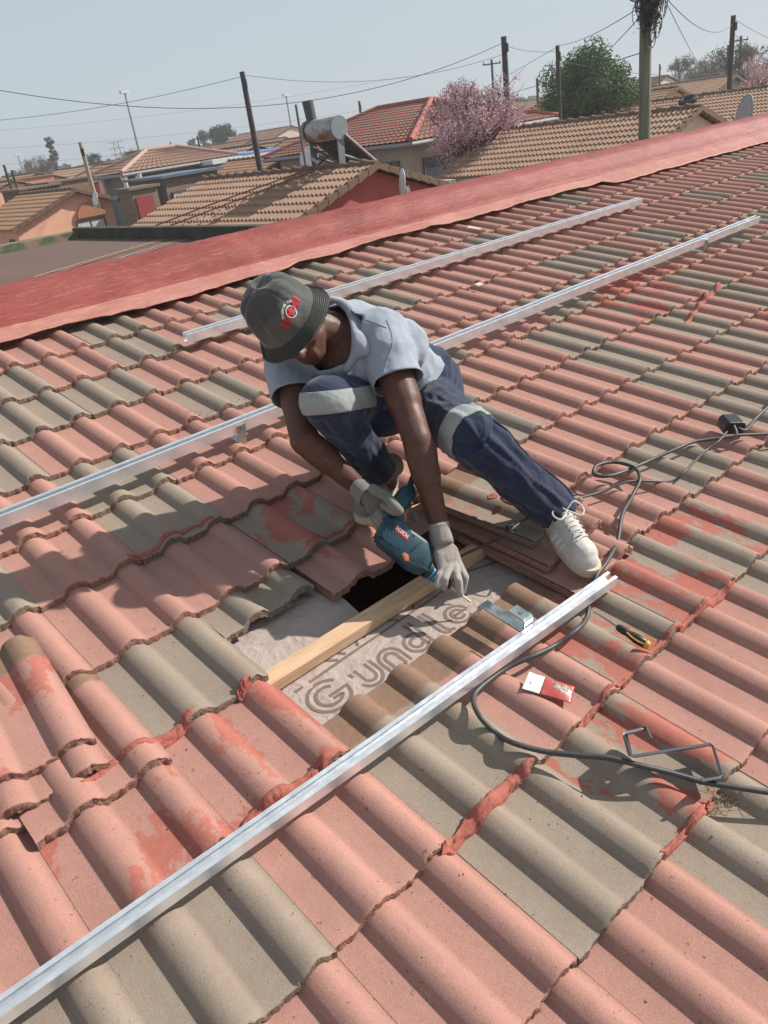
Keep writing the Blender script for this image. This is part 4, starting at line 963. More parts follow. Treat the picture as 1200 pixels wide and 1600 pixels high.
bead([us(985, 1020), us(1010, 1020), us(1050, 985), us(1105, 940), us(1150, 905)], .011, .007, 6)
bead([us(905, 1130), us(950, 1078), us(985, 1055, -.02)], .008, .005, 7)
bead([us(1030, 1335), us(1060, 1310, -.02), us(1092, 1272), us(1120, 1245, -.02)], .010, .006, 8)
bead([us(480, 850), us(515, 835, -.02), us(545, 820), us(590, 800)], .010, .008, 9)
bead([us(1070, 505), us(1098, 465), us(1130, 440)], .02, .014, 10)
# curls of mortar on the top loose tile, white offcuts, crumbs and dry grass
for i, (x, y) in enumerate(((770, 775), (792, 783), (775, 797))):
    o = blob('mortar_lump', onroof(x, y, .085), (.022, .010, .007), i*1.7, MORTAR); tag(o, ['largest curl of red mortar on top of the leaning tile stack', 'red mortar curl nearest the trouser leg on the tile stack', 'thin red mortar curl nearest the cord knot on the tile stack'][i], 'mortar', 'red mortar curls on the tile stack')
m = MB(); rnd = random.Random(4)
def grit(x, y, n, sp, r0=.0012, r1=.003):
    c = toroof(onroof(x, y, -.02))
    for _ in range(n):
        a, b = c.x+rnd.gauss(0, sp), c.y+rnd.gauss(0, sp*.6); r = rnd.uniform(r0, r1); z = topn(a, b); p = Vector((a, b, z+r*.5))
        vs = [ROOF @ (p+Vector((dx*r*rnd.uniform(.6, 1.3), dy*r*rnd.uniform(.6, 1.3), dz*r*rnd.uniform(.6, 1.2)))) for dx, dy, dz in ((1,0,0),(-1,0,0),(0,1,0),(0,-1,0),(0,0,1),(0,0,-1))]
        m.add(vs, [(0,2,4),(2,1,4),(1,3,4),(3,0,4),(2,0,5),(1,2,5),(3,1,5),(0,3,5)], 0)
for x, y, n, sp in ((335, 645, 60, .09), (790, 640, 16, .05), (860, 655, 10, .03), (1000, 830, 14, .08), (650, 1380, 8, .1), (450, 1560, 8, .2), (210, 560, 24, .15), (500, 1100, 0, .1), (1000, 1420, 10, .2), (300, 1290, 12, .15), (860, 1300, 8, .1), (600, 640, 0, .1), (940, 400, 50, .5), (700, 420, 40, .4)): grit(x, y, n, sp)
tag(m.build('tile_grit', EDGEP), kind='stuff')
m = MB()
for _ in range(46):
    c = toroof(onroof(1130+rnd.gauss(0, 16), 1240+rnd.gauss(0, 8), -.02)); p = ROOF @ Vector((c.x, c.y, topn(c.x, c.y)+.001)); a = rnd.uniform(0, 6.28); l = rnd.uniform(.012, .035)
    m.tube([p, p+S3 @ Vector((math.cos(a)*l*.6, math.sin(a)*l*.6, l*.3)), p+S3 @ Vector((math.cos(a+.6)*l, math.sin(a+.6)*l, l*.15))], [.0008, .0007, .0003], 4, caps=False)
tag(m.build('dry_weeds', simple('dead_grass', (.20, .15, .08), .9)), kind='stuff')
def chip(label, x, y, n, L, wd, rz):
    t = Matrix.Translation(onroof(x, y, n)) @ ROOF @ Matrix.Rotation(math.radians(rz), 4, 'Z')
    o = MB().prism([(-L/2, -wd/2), (L/2*.8, -wd/2*1.1), (L/2, wd/2*.7), (-L/2*.9, wd/2)], 0, .006, 0, t, axis='z').build('offcut', simple('white_offcut', (.62, .58, .52), .8), fix=True)
    tag(o, label, 'offcut')
chip('flat pale offcut lying on the grey tiles below the flashing', 741, 357, .004, .09, .035, -70)
chip('small white offcut beside the middle of the uppermost rail', 748, 445, -.01, .05, .03, 10)
#@@PART4
# ------------------------------------------------------------------ the neighbourhood
GZ = -3.35
def Zp(x, y, z):
    r = WC.transposed() @ Vector(((x-600)/FPX, (y-800)/FPX, 1)); return CAM+r*((z-CAM.z)/r.z)
def rooftex(name, base, stripe=None, sc=3.2):
    m = NM(name, .9, spec=.15); f = m.noise(1.3, 5, co='World'); g = m.noise(14, 4, co='World')
    a = m.mix(f, tuple(x*.8 for x in base), tuple(min(1, x*1.2) for x in base)); a = m.mix(m.ramp(g, [(.5, 0.0), (.75, .35)]), a, tuple(x*.6 for x in base))
    if stripe:
        wv = m.n('ShaderNodeTexWave', wave_type='BANDS', bands_direction='Z'); wv.inputs['Scale'].default_value = 1.6; wv.inputs['Distortion'].default_value = 3; m.l(m.co('World'), wv.inputs[0])
        a = m.mix(m.ramp(wv.outputs[0], [(.42, 0.0), (.55, 1.0)]), a, stripe)
    m.col(a); m.bump(g, .4, .01); return m.m
def tiledsheet(mb, o, along, down, nrm, L, W_, mi=0, roll=.15, gauge=.33, per=4, h=.052):
    # along, down unit vectors in the slope plane; courses step down the slope, rolls run down the slope
    n = max(2, int(L/roll)*per); k = max(1, int(W_/gauge)); vs = []; prf = [0, .05, 1, .7] if per == 4 else [0, 1]
    for j in range(k):
        for e in (0, 1):
            for i in range(n+1):
                z = prf[i % per]*h+(.0 if e == 0 else .045)
                vs.append(o+along*(L*i/n)+down*(W_*(j+e)/k)+nrm*z)
    N1 = n+1; fs = []
    for j in range(2*k-1): fs += [(j*N1+i, (j+1)*N1+i, (j+1)*N1+i+1, j*N1+i+1) for i in range(n)]
    # front lip of the last course
    b = (2*k-1)*N1; m_ = len(vs)
    vs += [v-nrm*.06 for v in vs[b:b+N1]]; fs += [(b+i, m_+i, m_+i+1, b+i+1) for i in range(n)]
    mb.add(vs, fs, mi)
def wallm(name, c, var=.15): return simple(name, c, .9, var=var, scale=2.2, bump=.25, bs=25, bd=.01)
BRT = rooftex('brown_roof_tile', (.33, .21, .14)); BRT2 = rooftex('tan_roof_tile', (.385, .26, .19)); REDT = rooftex('red_striped_roof_tile', (.21, .17, .14), (.34, .11, .085)); TERR = rooftex('terracotta_roof', (.28, .18, .14)); DKT = rooftex('dark_roof', (.10, .075, .065))
RIDGE = simple('ridge_tile', (.17, .105, .07), .9, var=.25, scale=5, bump=.4, bs=20, bd=.01)
GLASS = simple('window_glass', (.05, .07, .09), .12, var=.3, scale=2, spec=.8); CURT = simple('pale_curtain', (.55, .58, .60), .8, var=.3, scale=20); FRAME = simple('window_frame_paint', (.12, .07, .05), .6)
WHT = simple('white_paint', (.72, .72, .70), .5, var=.05); SHADOWB = simple('dark_interior', (.03, .028, .03), .9, var=.1)
XV, YV, ZV = Vector((1, 0, 0)), Vector((0, 1, 0)), Vector((0, 0, 1))
def windowp(parent, c, w_, h, face='-Y', curtain=True, frame=FRAME, name='window'):
    # c = centre on the wall; face '-Y' (towards our roof) or '-X'
    a = XV if face == '-Y' else YV; nn = -YV if face == '-Y' else -XV; m = MB()
    def bar(u0, u1, v0, v1, d=.05):
        vs = [c+a*u+ZV*v+nn*e for e in (-.02, d) for u, v in ((u0, v0), (u1, v0), (u1, v1), (u0, v1))]; m.add(vs, [(0,1,2,3),(7,6,5,4),(0,4,5,1),(1,5,6,2),(2,6,7,3),(3,7,4,0)], 0)
    bar(-w_/2, w_/2, h/2-.05, h/2); bar(-w_/2, w_/2, -h/2, -h/2+.05); bar(-w_/2, -w_/2+.05, -h/2+.05, h/2-.05); bar(w_/2-.05, w_/2, -h/2+.05, h/2-.05); bar(-.02, .02, -h/2+.05, h/2-.05, .035)
    fr = part(m, name, frame, parent, fix=True)
    g = MB(); n = 24 if curtain else 1
    vs = [c+a*(-w_/2+.05+(w_-.1)*i/n)+ZV*v+nn*(.012+(.006*(i % 2) if curtain else 0)) for v in (-h/2+.05, h/2-.05) for i in range(n+1)]
    g.add(vs, [(i, i+1, n+2+i, n+1+i) for i in range(n)], 0); part(g, 'curtain' if curtain else 'pane', CURT if curtain else GLASS, fr)
    return fr
def gable(label, A, L, wl, wr, slope, wall, roofm, per=4, hip=False, wr_drop=None, detail=True, group=None, gz=GZ, over=.25, name='gable_house'):
    t = thing(name, label, 'house', (A.x, A.y, gz), group=group); bpy.context.view_layer.update()
    dl, dr = wl*slope, wr*slope; ang = math.atan(slope)
    w_ = MB(); z0 = gz; y0, y1 = A.y+over, A.y+L-over
    ol = [(A.x-wl+over, z0), (A.x+wr-over, z0), (A.x+wr-over, A.z-dr+over*slope-.08), (A.x, A.z-.08), (A.x-wl+over, A.z-dl+over*slope-.08)]
    w_.prism([(a, b) for a, b in ol], y0, y1, 0); part(w_, 'wall', wall, t, fix=True)
    r = MB(); roll = .15 if detail else .45
    dL = Vector((-math.cos(ang), 0, -math.sin(ang))); dR = Vector((math.cos(ang), 0, -math.sin(ang)))
    nL = Vector((-math.sin(ang), 0, math.cos(ang))); nR = Vector((math.sin(ang), 0, math.cos(ang)))
    kw = dict(per=4, roll=roll, gauge=.33 if detail else .66)
    tiledsheet(r, A, YV, dL, nL, L, wl/math.cos(ang), **kw); tiledsheet(r, A, YV, dR, nR, L, wr/math.cos(ang), **kw)
    rf = part(r, 'roof', roofm, t)
    c = MB(); n = int(L/.42)
    for i in range(n):
        y = A.y+L*i/n
        c.tube([Vector((A.x, y-.02, A.z+.0)), Vector((A.x, y+L/n*.5, A.z+.005)), Vector((A.x, y+L/n+.02, A.z+.035))], [.10, .105, .125], 8)
    part(c, 'ridge_cap', RIDGE, rf)
    if detail:
        v = MB()                              # verge tiles hang over the gable edge in a sawtooth
        for sgn, d, W_ in ((-1, dL, wl), (1, dR, wr)):
            k = int(W_/.3)
            for i in range(k):
                p = A+d*(W_/math.cos(ang)*(i+.0)/k); q = A+d*(W_/math.cos(ang)*(i+1.06)/k)
                vs = [p+ZV*.05+YV*-.05, q+ZV*.085+YV*-.05, q-ZV*.09+YV*-.05, p-ZV*.06+YV*-.05]; vs += [x+YV*.09 for x in vs]
                v.add(vs, [(0,1,2,3),(7,6,5,4),(0,4,5,1),(1,5,6,2),(2,6,7,3),(3,7,4,0)], 0)
        part(v, 'verge_tile_edge', RIDGE, rf, fix=True)
    return t
MAROON = wallm('red_plaster', (.42, .10, .09)); PEACH = wallm('peach_plaster', (.78, .43, .30)); CREAM = wallm('cream_plaster', (.72, .58, .46)); GREYW = wallm('grey_plaster', (.26, .25, .24)); BRICK = wallm('brown_brick', (.17, .10, .07), .3)
def brickmat(name, c1, c2):
    m = NM(name, .95); b = m.n('ShaderNodeTexBrick'); b.inputs['Scale'].default_value = 4.2; b.inputs['Color1'].default_value = (*c1, 1); b.inputs['Color2'].default_value = (*c2, 1); b.inputs['Mortar'].default_value = (.2, .17, .14, 1)
    mp = m.n('ShaderNodeMapping'); mp.inputs['Rotation'].default_value = (math.pi/2, 0, 0); m.l(m.co('World'), mp.inputs[0]); m.l(mp.outputs[0], b.inputs[0]); m.col(b.outputs[0]); return m.m
CBLOCK = brickmat('cement_block', (.19, .145, .115), (.26, .20, .16))

# nearest row of houses behind the parapet (ridges run away from us)
A1 = Zp(589, 258, .44)
g1 = gable('red walled house with tan tiled roof carrying the solar water heater', A1, 7.2, 3.3, 3.3, .33, MAROON, BRT2)
m = MB()
for k in range(13):
    a = math.pi*k/12; p = A1+Vector((.85*0-.1+.52*math.cos(a), over_ if False else .20, -1.32+.55*math.sin(a))); q = p+YV*.07
    m.add([p, p+Vector((0, -.0, 0)), q], [], 0)
arch = [( A1.x-.35+.50*math.cos(math.pi*k/14), A1.z-1.55+.62*math.sin(math.pi*k/14)) for k in range(15)]
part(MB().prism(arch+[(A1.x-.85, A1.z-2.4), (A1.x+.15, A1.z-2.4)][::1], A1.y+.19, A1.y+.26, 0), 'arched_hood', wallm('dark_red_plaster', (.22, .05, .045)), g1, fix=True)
m = MB(); m.tube([Zp(624, 272, -.1)*0+A1+Vector((.95, .17, -.55)), A1+Vector((1.12, .17, -1.3)), A1+Vector((1.25, .17, -2.2))], .07, 10); part(m, 'downpipe', WHT, g1)
A2 = Zp(1096, 168, .44)
g2 = gable('cream gabled house with tan tiled roof right of the blossom tree', A2, 7.5, 3.0, 3.0, .37, CREAM, BRT2)
m = MB(); m.box(A2.x-3.12, A2.x-3.0, A2.y, A2.y+7.5, A2.z-1.24, A2.z-1.12); part(m, 'gutter', simple('grey_gutter', (.22, .22, .22), .5), g2, fix=True)
m = MB(); m.tube([Vector((A2.x-2.9, A2.y+7.3, A2.z-1.15)), Vector((A2.x-2.9, A2.y+7.3, GZ))], .05, 8); part(m, 'downpipe', simple('grey_pipe', (.25, .26, .26), .5), g2)
A3 = Zp(1262, 129, .44)
g3 = gable('tan tiled house behind with a tyre lying on its roof', A3, 16.0, 4.6, 4.0, .33, CREAM, BRT2)
A4 = Zp(118, 297, .44); s4 = .9
g4 = gable('peach plastered house with brown tiled roof and curtained window on the left', A4, 6.2, 2.9, 1.7, .36, PEACH, BRT)
windowp(g4, Vector((A4.x+.35, A4.y+.24, A4.z-1.55)), 1.25, .8)
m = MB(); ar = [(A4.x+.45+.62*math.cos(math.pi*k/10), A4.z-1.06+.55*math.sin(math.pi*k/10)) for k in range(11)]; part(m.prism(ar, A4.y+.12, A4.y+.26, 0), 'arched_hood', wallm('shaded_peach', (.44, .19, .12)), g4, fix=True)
windowp(g4, Vector((A4.x-2.66, A4.y+1.0, A4.z-1.65)), .5, .5, '-X', False)
A5 = Zp(462, 241, .44)
g5 = gable('second red gabled house with brown roof behind the pole', A5, 9.2, 3.3, 3.3, .33, MAROON, BRT)
# dishes
def dish(label, c, nrm, r, pole=True, mat=WHT):
    t = thing('satellite_dish', label, 'dish', c); bpy.context.view_layer.update(); nrm = nrm.normalized(); u = nrm.cross(ZV).normalized(); v = u.cross(nrm); m = MB(); n = 20; vs = [c-nrm*.10*r]
    for q in (.5, 1): vs += [c+u*math.cos(2*math.pi*i/n)*r*q*.9+v*math.sin(2*math.pi*i/n)*r*q-nrm*.10*r*(1-q*q) for i in range(n)]
    m.add(vs, [(0, 1+i, 1+(i+1) % n) for i in range(n)]+[(1+i, n+1+i, n+1+(i+1) % n, 1+(i+1) % n) for i in range(n)], 0, True); o = part(m, 'reflector', mat, t); s_ = o.modifiers.new('t', 'SOLIDIFY'); s_.thickness = .015
    part(MB().tube([c-v*r*.8, c+nrm*r*.7-v*r*.25, c+nrm*r*.75-v*r*.1], .015, 6), 'arm', simple('dish_arm', (.2, .2, .2), .5), t)
    part(MB().tube([c-nrm*.02, c-nrm*.25*r-ZV*.1, c-nrm*.3*r-ZV*r*1.4], .02, 6), 'mast', simple('dish_mast', (.3, .3, .3), .5), t); return t
dish('white satellite dish on the peach gable wall', P(149, 312, 29.5), Vector((-.93, .05, .25)), .30)
dish('grey satellite dish standing behind the parapet at far right', P(1163, 177, 19), Vector((-.80, .60, .2)), .42, mat=simple('grey_dish', (.36, .36, .36), .5))
dish('white dish seen edge on beside the solar heater legs', P(483, 249, 26), Vector((-.9, -.35, .2)), .40)
dish('white satellite dish seen edge on against the red gable wall', P(629, 288, 16.3), Vector((-.86, .50, .12)), .30)
# tyre on the roof
tp = P(1075, 157, 31.5); t = thing('tyre', 'black car tyre lying on the tan roof behind', 'tyre', tp); bpy.context.view_layer.update()
m = MB(); n = 24; sec = [(.20, .0), (.22, .09), (.31, .11), (.37, .06), (.37, -.06), (.31, -.11), (.22, -.09)]
tb = Matrix.Translation(tp) @ Matrix.Rotation(-.33, 4, 'Y'); vs = [tb @ Vector((r*math.cos(2*math.pi*i/n), r*math.sin(2*math.pi*i/n), z)) for i in range(n) for r, z in sec]
m.add(vs, [(i*7+a, ((i+1) % n)*7+a, ((i+1) % n)*7+(a+1) % 7, i*7+(a+1) % 7) for i in range(n) for a in range(7)], 0, True); part(m, 'tread', simple('tyre_rubber', (.02, .02, .022), .8), t, fix=True)

# solar water heater
gc = Vector((A1.x-.05, A1.y+1.0, A1.z)); gt = thing('solar_water_heater', 'rust stained solar water heater with evacuated tubes standing on the tan roof', 'water heater', gc); bpy.context.view_layer.update()
TANK = NM('tank_steel', .45, .3); rn = TANK.noise(3.5, 5, .6, co='World', dist=.4); TANK.col(TANK.mix(TANK.ramp(rn, [(.50, 0.0), (.60, .9)]), (.42, .45, .44), (.30, .12, .06))); GRM = simple('grey_bracket_paint', (.17, .19, .20), .5, var=.1); TUBEM = simple('dark_glass_tube', (.02, .022, .03), .15, spec=.8)
f_ = P(531, 199, (gc-CAM).dot(rz)-.25); ax = YV
r_ = .235
part(MB().tube([f_+ax*.03, f_+ax*.05, f_+ax*1.15, f_+ax*1.17], [.22, r_, r_, .22], 28), 'tank', TANK.m, gt)
part(MB().tube([f_, f_+ax*.06], [.245, .245], 28), 'end_cap', simple('grey_end_cap', (.20, .24, .26), .45), gt)
part(MB().tube([f_+ax*1.0, f_+ax*1.04], [.243, .243], 28), 'strap', BLACKP, gt)
part(MB().tube([f_+ax*.95+ZV*.18, f_+ax*1.0+ZV*.62], [.12, .13], 18), 'feed_tank', simple('black_feed_tank', (.07, .08, .085), .5), gt)
part(MB().tube([f_+ax*1.45+ZV*.6, f_+ax*1.45-ZV*1.0], .03, 8), 'vent_pipe', GRM, gt)
for k in range(14):
    y = .02+1.15*k/13; m = MB(); m.tube([f_+ax*y+XV*.12-ZV*.17, f_+ax*y+XV*1.55-ZV*1.31], .033, 8); part(m, 'evacuated_tube', TUBEM, gt)
for y in (-.03, 1.2): part(MB().tube([f_+ax*y+XV*.1-ZV*.15, f_+ax*y+XV*1.6-ZV*1.34], .03, 4), 'side_rail', simple('pale_rail', (.42, .42, .44), .4, .6), gt)
part(MB().tube([f_-ax*.05+XV*1.6-ZV*1.34, f_+ax*1.22+XV*1.6-ZV*1.34], .035, 4), 'foot_rail', simple('pale_foot_rail', (.42, .42, .44), .4, .6), gt)
for y in (.05, 1.05):
    zt = A1.z+.02; m = MB(); b0 = f_+ax*y
    vs = [b0+XV*-.10-ZV*.20, b0+XV*.10-ZV*.20, Vector((b0.x+.02, b0.y, zt-.05)), Vector((b0.x-.14, b0.y, zt-.05))]; vs = vs+[v-ax*.03 for v in vs]
    m.add(vs, [(0,1,2,3),(7,6,5,4),(0,4,5,1),(1,5,6,2),(2,6,7,3),(3,7,4,0)], 0); part(m, 'leg', GRM, gt, fix=True)
    part(MB().tube([b0-ZV*.55+XV*.0, b0+XV*.75-ZV*.80], .03, 6), 'brace', GRM, gt)
part(MB().tube([f_+ax*.05-ZV*.75, f_+ax*1.05-ZV*.35], .018, 6), 'cross_brace', BLACKP, gt); part(MB().tube([f_+ax*.05-ZV*.35, f_+ax*1.05-ZV*.75], .018, 6), 'cross_brace', BLACKP, gt)
m = MB(); m.tube([Vector((gc.x-.05, f_.y+.6, A1.z+.08)), Vector((gc.x-1.6, f_.y+2.4, A1.z-.42)), Vector((gc.x-3.1, f_.y+4.2, A1.z-.9))], .018, 6); m.tube([Vector((gc.x-.15, f_.y+.9, A1.z+.08)), Vector((gc.x-1.7, f_.y+3.1, A1.z-.42)), Vector((gc.x-3.1, f_.y+5.0, A1.z-.9))], .018, 6); part(m, 'copper_pipe', simple('rusty_pipe', (.22, .09, .06), .6), gt)

# brown sheeted shed with low upstand walls
sh = thing('shed_roof', 'low building with brown corrugated sheet roof and mossy edge walls', 'shed', Vector((5, 14, GZ))); bpy.context.view_layer.update()
SHEET = NM('brown_sheeting', .7); sf = SHEET.noise(.9, 5, co='World'); SHEET.col(SHEET.mix(sf, (.12, .075, .065), (.165, .11, .095)))
x0, x1, y0, y1, zr = 1.0, 8.15, 6.2, 21.2, -.47
m = MB(); n = int((y1-y0)/.038); vs = []
for i in range(n+1):
    y = y0+(y1-y0)*i/n; vs += [(x0, y, zr-.02+.016*(i % 2)), (x1, y, zr+.016*(i % 2))]
m.add(vs, [(2*i, 2*i+1, 2*i+3, 2*i+2) for i in range(n)], 0); part(m, 'corrugated_sheeting', SHEET.m, sh)
m = MB()
for k, (yy, c_) in enumerate(((11.2, 0), (11.5, 0), (12.2, 0), (12.7, 0))): m.box(x0, x1, yy, yy+(.05 if k % 2 else .10), zr-.1, zr+.022)
pS = part(MB().box(x0, x1, y0, y1, GZ, zr-.34), 'wall', GREYW, sh)
m = MB(); prev = None
for k, (yy, c1) in enumerate(((16.45, (.56, .48, .38)), (16.2, (.40, .18, .09)), (15.6, (.56, .50, .42)), (15.3, (.38, .16, .08)), (14.7, (.58, .52, .44)), (14.2, (.56, .50, .42)))):
    m = MB(); vs = []
    for i in range(13):
        t_ = i/12; x = 3.6+(8.12-3.6)*t_; z = zr+.022; yy2 = yy+.48*(x-8.1)+.03*noise.noise(Vector((x, k, 0))); vs += [(x, yy2, z), (x, yy2+.05+.06*(k % 2), z)]
    part(m.add(vs, [(2*i, 2*i+2, 2*i+3, 2*i+1) for i in range(12)], 0), 'sheet_lap_strip', simple('lap_strip_paint', c1, .8, var=.3, scale=9), sh)
MOSS = NM('mossy_concrete', .95); mf = MOSS.noise(2.2, 6, .65, co='World'); MOSS.col(MOSS.mix(MOSS.ramp(mf, [(.46, 0.0), (.56, 1.0)]), (.26, .19, .13), (.09, .13, .06)))
DKM = NM('shade_painted_mossy_wall', .95); mf = DKM.noise(3, 5, .6, co='World'); DKM.col(DKM.mix(DKM.ramp(mf, [(.4, 0.0), (.7, 1.0)]), (.045, .04, .035), (.07, .09, .04)))  # near-black base puts the upstand's shade into the colour; the green is moss
part(MB().box(8.15, 8.38, 6.2, 21.5, GZ, -.20), 'upstand_wall', DKM.m, sh); part(MB().box(.8, 8.15, 21.2, 21.9, GZ, -.28), 'upstand_wall', MOSS.m, sh)

# hip roofed houses
def hiphouse(label, c, lx, ly, zr, ze, wall, roofm, cap, over=.5, name='hip_house', ridge=.35, gz=GZ, bands=.33, porch=False):
    t = thing(name, label, 'house', (c.x, c.y, gz)); bpy.context.view_layer.update()
    part(MB().box(c.x-lx/2+over, c.x+lx/2-over, c.y-ly/2+over, c.y+ly/2-over, gz, ze-.02), 'wall', wall, t)
    e = [Vector((c.x+sx*lx/2, c.y+sy*ly/2, ze)) for sx, sy in ((-1,-1),(1,-1),(1,1),(-1,1))]
    if lx >= ly: r0, r1 = Vector((c.x-lx*ridge/2, c.y, zr)), Vector((c.x+lx*ridge/2, c.y, zr)); fc = [(e[0], e[1], r1, r0), (e[1], e[2], r1, r1), (e[2], e[3], r0, r1), (e[3], e[0], r0, r0)]
    else: r0, r1 = Vector((c.x, c.y-ly*ridge/2, zr)), Vector((c.x, c.y+ly*ridge/2, zr)); fc = [(e[0], e[1], r0, r0), (e[1], e[2], r1, r0), (e[2], e[3], r1, r1), (e[3], e[0], r0, r1)]
    m = MB()
    for a, b, cc, d in fc:
        k = max(3, int(((a+b)/2-(cc+d)/2).length/bands)); n = max(4, int((a-b).length/.30)*2); vs = []
        nn = (b-a).cross(d-a).normalized(); nn = nn if nn.z > 0 else -nn
        for j in range(k):
            for q in (0, 1):
                tt = (j+q)/k; L0, L1 = a.lerp(d, 1-tt), b.lerp(cc, 1-tt)
                for i in range(n+1): vs.append(L0.lerp(L1, i/n)+nn*(.03*(q)+.03*(i % 2)))
        m.add(vs, [(j*(n+1)+i, (j+1)*(n+1)+i, (j+1)*(n+1)+i+1, j*(n+1)+i+1) for j in range(2*k-1) for i in range(n)], 0)
    rf = part(m, 'roof', roofm, t)
    m = MB()
    for a, b in ((r0, r1), (e[0], fc[0][3]), (e[1], fc[0][2]), (e[2], fc[2][3]), (e[3], fc[2][2])):
        if (a-b).length > .2: m.tube([a+ZV*.05, b+ZV*.05], .11, 6)
    part(m, 'ridge_cap', cap, rf)
    f = MB(); 
    for a, b in ((0, 1), (1, 2), (2, 3), (3, 0)): f.tube([e[a]-ZV*.1, e[b]-ZV*.1], .09, 4)
    part(f, 'fascia', simple('fascia_paint', (.30, .31, .31), .6), t)
    return t, e
PINKC = simple('pink_ridge', (.44, .29, .24), .8); REDC = simple('red_ridge', (.40, .12, .095), .8)
q5 = P(190, 271, 38); h5, e5 = hiphouse('large grey house with wide terracotta hip roof and columned porch', Vector((q5.x+3.4, q5.y+1.9, 0)), 6.8, 3.8, 1.5, q5.z, wallm('blue_grey_plaster', (.20, .22, .24)), TERR, PINKC, ridge=.25)
m5 = MB()
for a_, b_ in ((.2, 2.9), (.15, .15), (.9, .12)): part(MB().tube([Vector((q5.x+a_, q5.y+b_, q5.z-.1)), Vector((q5.x+a_, q5.y+b_, q5.z-.45)), Vector((q5.x+a_, q5.y+b_, GZ))], [.22, .10, .12], 12), 'porch_column', WHT, h5)
windowp(h5, Vector((q5.x+1.9, q5.y+.46, q5.z-1.2)), 1.3, 1.3, '-Y', False); windowp(h5, Vector((q5.x+4.6, q5.y+.46, q5.z-1.1)), 1.3, 1.0, '-Y', False); windowp(h5, Vector((q5.x+5.6, q5.y+.46, q5.z-1.1)), 1.0, 1.0, '-Y', False)
q6 = P(642, 221, 29); h6, e6 = hiphouse('tall house with red and grey striped hip roof behind the blossom tree', Vector((q6.x+4.5, q6.y+4.8, 0)), 9, 9.6, 1.78, q6.z, wallm('sand_plaster', (.40, .35, .28)), REDT, REDC)
q7 = P(578, 238, 32); t6, e_ = hiphouse('lower wing with red and grey striped roof left of the tall house', Vector((q7.x+3, q7.y+4, 0)), 6, 8, 1.05, q7.z, wallm('sand_plaster_wing', (.38, .33, .26)), REDT, REDC)
for y in (2.2, 5.4): windowp(h6, Vector((q6.x+.46, q6.y+y, q6.z-1.3)), 1.9, 1.3, '-X', False)
windowp(h6, Vector((q6.x+2.2, q6.y+.46, q6.z-1.25)), 2.4, 1.2, '-Y', False); windowp(h6, Vector((q6.x+5.4, q6.y+.46, q6.z-1.3)), 1.0, 1.4, '-Y', False)
# yard wall, gate fence in front of the tall house
FM = simple('brown_fence_paint', (.10, .06, .05), .6)
def wallrun(label, p, q, h, th, mat, name='yard_wall', cat='wall', gz=GZ):
    d = (q-p); d.z = 0; L = d.length; a = math.atan2(d.y, d.x); T = Matrix.Translation(Vector((p.x, p.y, gz))) @ Matrix.Rotation(a, 4, 'Z')
    return tag(MB().box(0, L, -th/2, th/2, 0, h, T=T).build(name, mat, fix=True), label, cat)
def fence(label, p, q, top, n, h=1.2, mat=FM):
    t = thing('steel_fence', label, 'fence', (p.x, p.y, top-h)); bpy.context.view_layer.update()
    for i in range(n+1):
        a = p.lerp(q, i/n); m = MB(); w_ = .03 if i % 8 else .06; part(m.box(a.x-w_, a.x+w_, a.y-w_, a.y+w_, top-h, top+(.0 if i % 8 else .12)), 'bar' if i % 8 else 'post', mat, t)
    for z in (top-.12, top-h+.15): m = MB(); m.tube([Vector((p.x, p.y, z)), Vector((q.x, q.y, z))], .035, 4); part(m, 'cross_rail', simple('pale_fence_rail', (.28, .22, .17), .6), t)
    return t
fp, fq = P(655, 268, 27), P(692, 262, 24)
fence('brown steel palisade fence in front of the striped roof house', P(636, 268, 27), P(688, 266, 24.5), -.72, 16)
wallrun('sandy yard wall between the red gable and the cream house', P(690, 300, 22), P(735, 280, 22.5), 2.6, .2, wallm('yard_sand', (.34, .28, .20)))
wallrun('white gate pillar wall under the blossom tree', P(688, 262, 24.3), P(704, 262, 23.8), 2.75, .3, wallm('pillar_white', (.45, .42, .38)))
wallrun('white barred porch wall right of the blossom trunk', P(706, 262, 27), P(728, 256, 26), 2.7, .25, wallm('porch_white', (.42, .41, .40)))
# unfinished block buildings with red door and curtained window
def boxh(label, x0, y0, x1, y1, zt, mat, name='block_building', roofm=None, cat='building', slab_=.1, over=.12):
    t = thing(name, label, cat, ((x0+x1)/2, (y0+y1)/2, GZ)); bpy.context.view_layer.update()
    part(MB().box(x0, x1, y0, y1, GZ, zt), 'wall', mat, t)
    part(MB().box(x0-over, x1+over, y0-over, y1+over, zt+.002, zt+slab_), 'flat_roof', roofm or simple('concrete_roof', (.20, .16, .13), .9), t); return t
def boxpx(label, x, y, d, wpx, dep, mat, **k):
    c = P(x, y, d); return c, boxh(label, c.x, c.y, c.x+wpx*d/900, c.y+dep, c.z, mat, **k)
c1, b1 = boxpx('small cement block outhouse with red steel door', 204, 298, 30, 33, 1.1, CBLOCK)
d_ = part(MB().box(c1.x+.12, c1.x+.84, c1.y-.05, c1.y-.005, GZ+.2, c1.z-.26), 'door', simple('red_door_paint', (.30, .05, .05), .5, bump=.5, bs=9, bd=.01), b1); part(MB().box(c1.x+.74, c1.x+.78, c1.y-.09, c1.y-.05, -2.1, -1.9), 'handle', BLACKP, d_)
c2, b2 = boxpx('cement block room with blue corrugated roof and pale curtained window', 256, 279, 31, 72, 3.2, CBLOCK, roofm=simple('blue_roof_sheet', (.14, .20, .27), .4, .4), over=.2)
windowp(b2, Vector((c2.x+.55, c2.y-.02, c2.z-.95)), .72, .85)
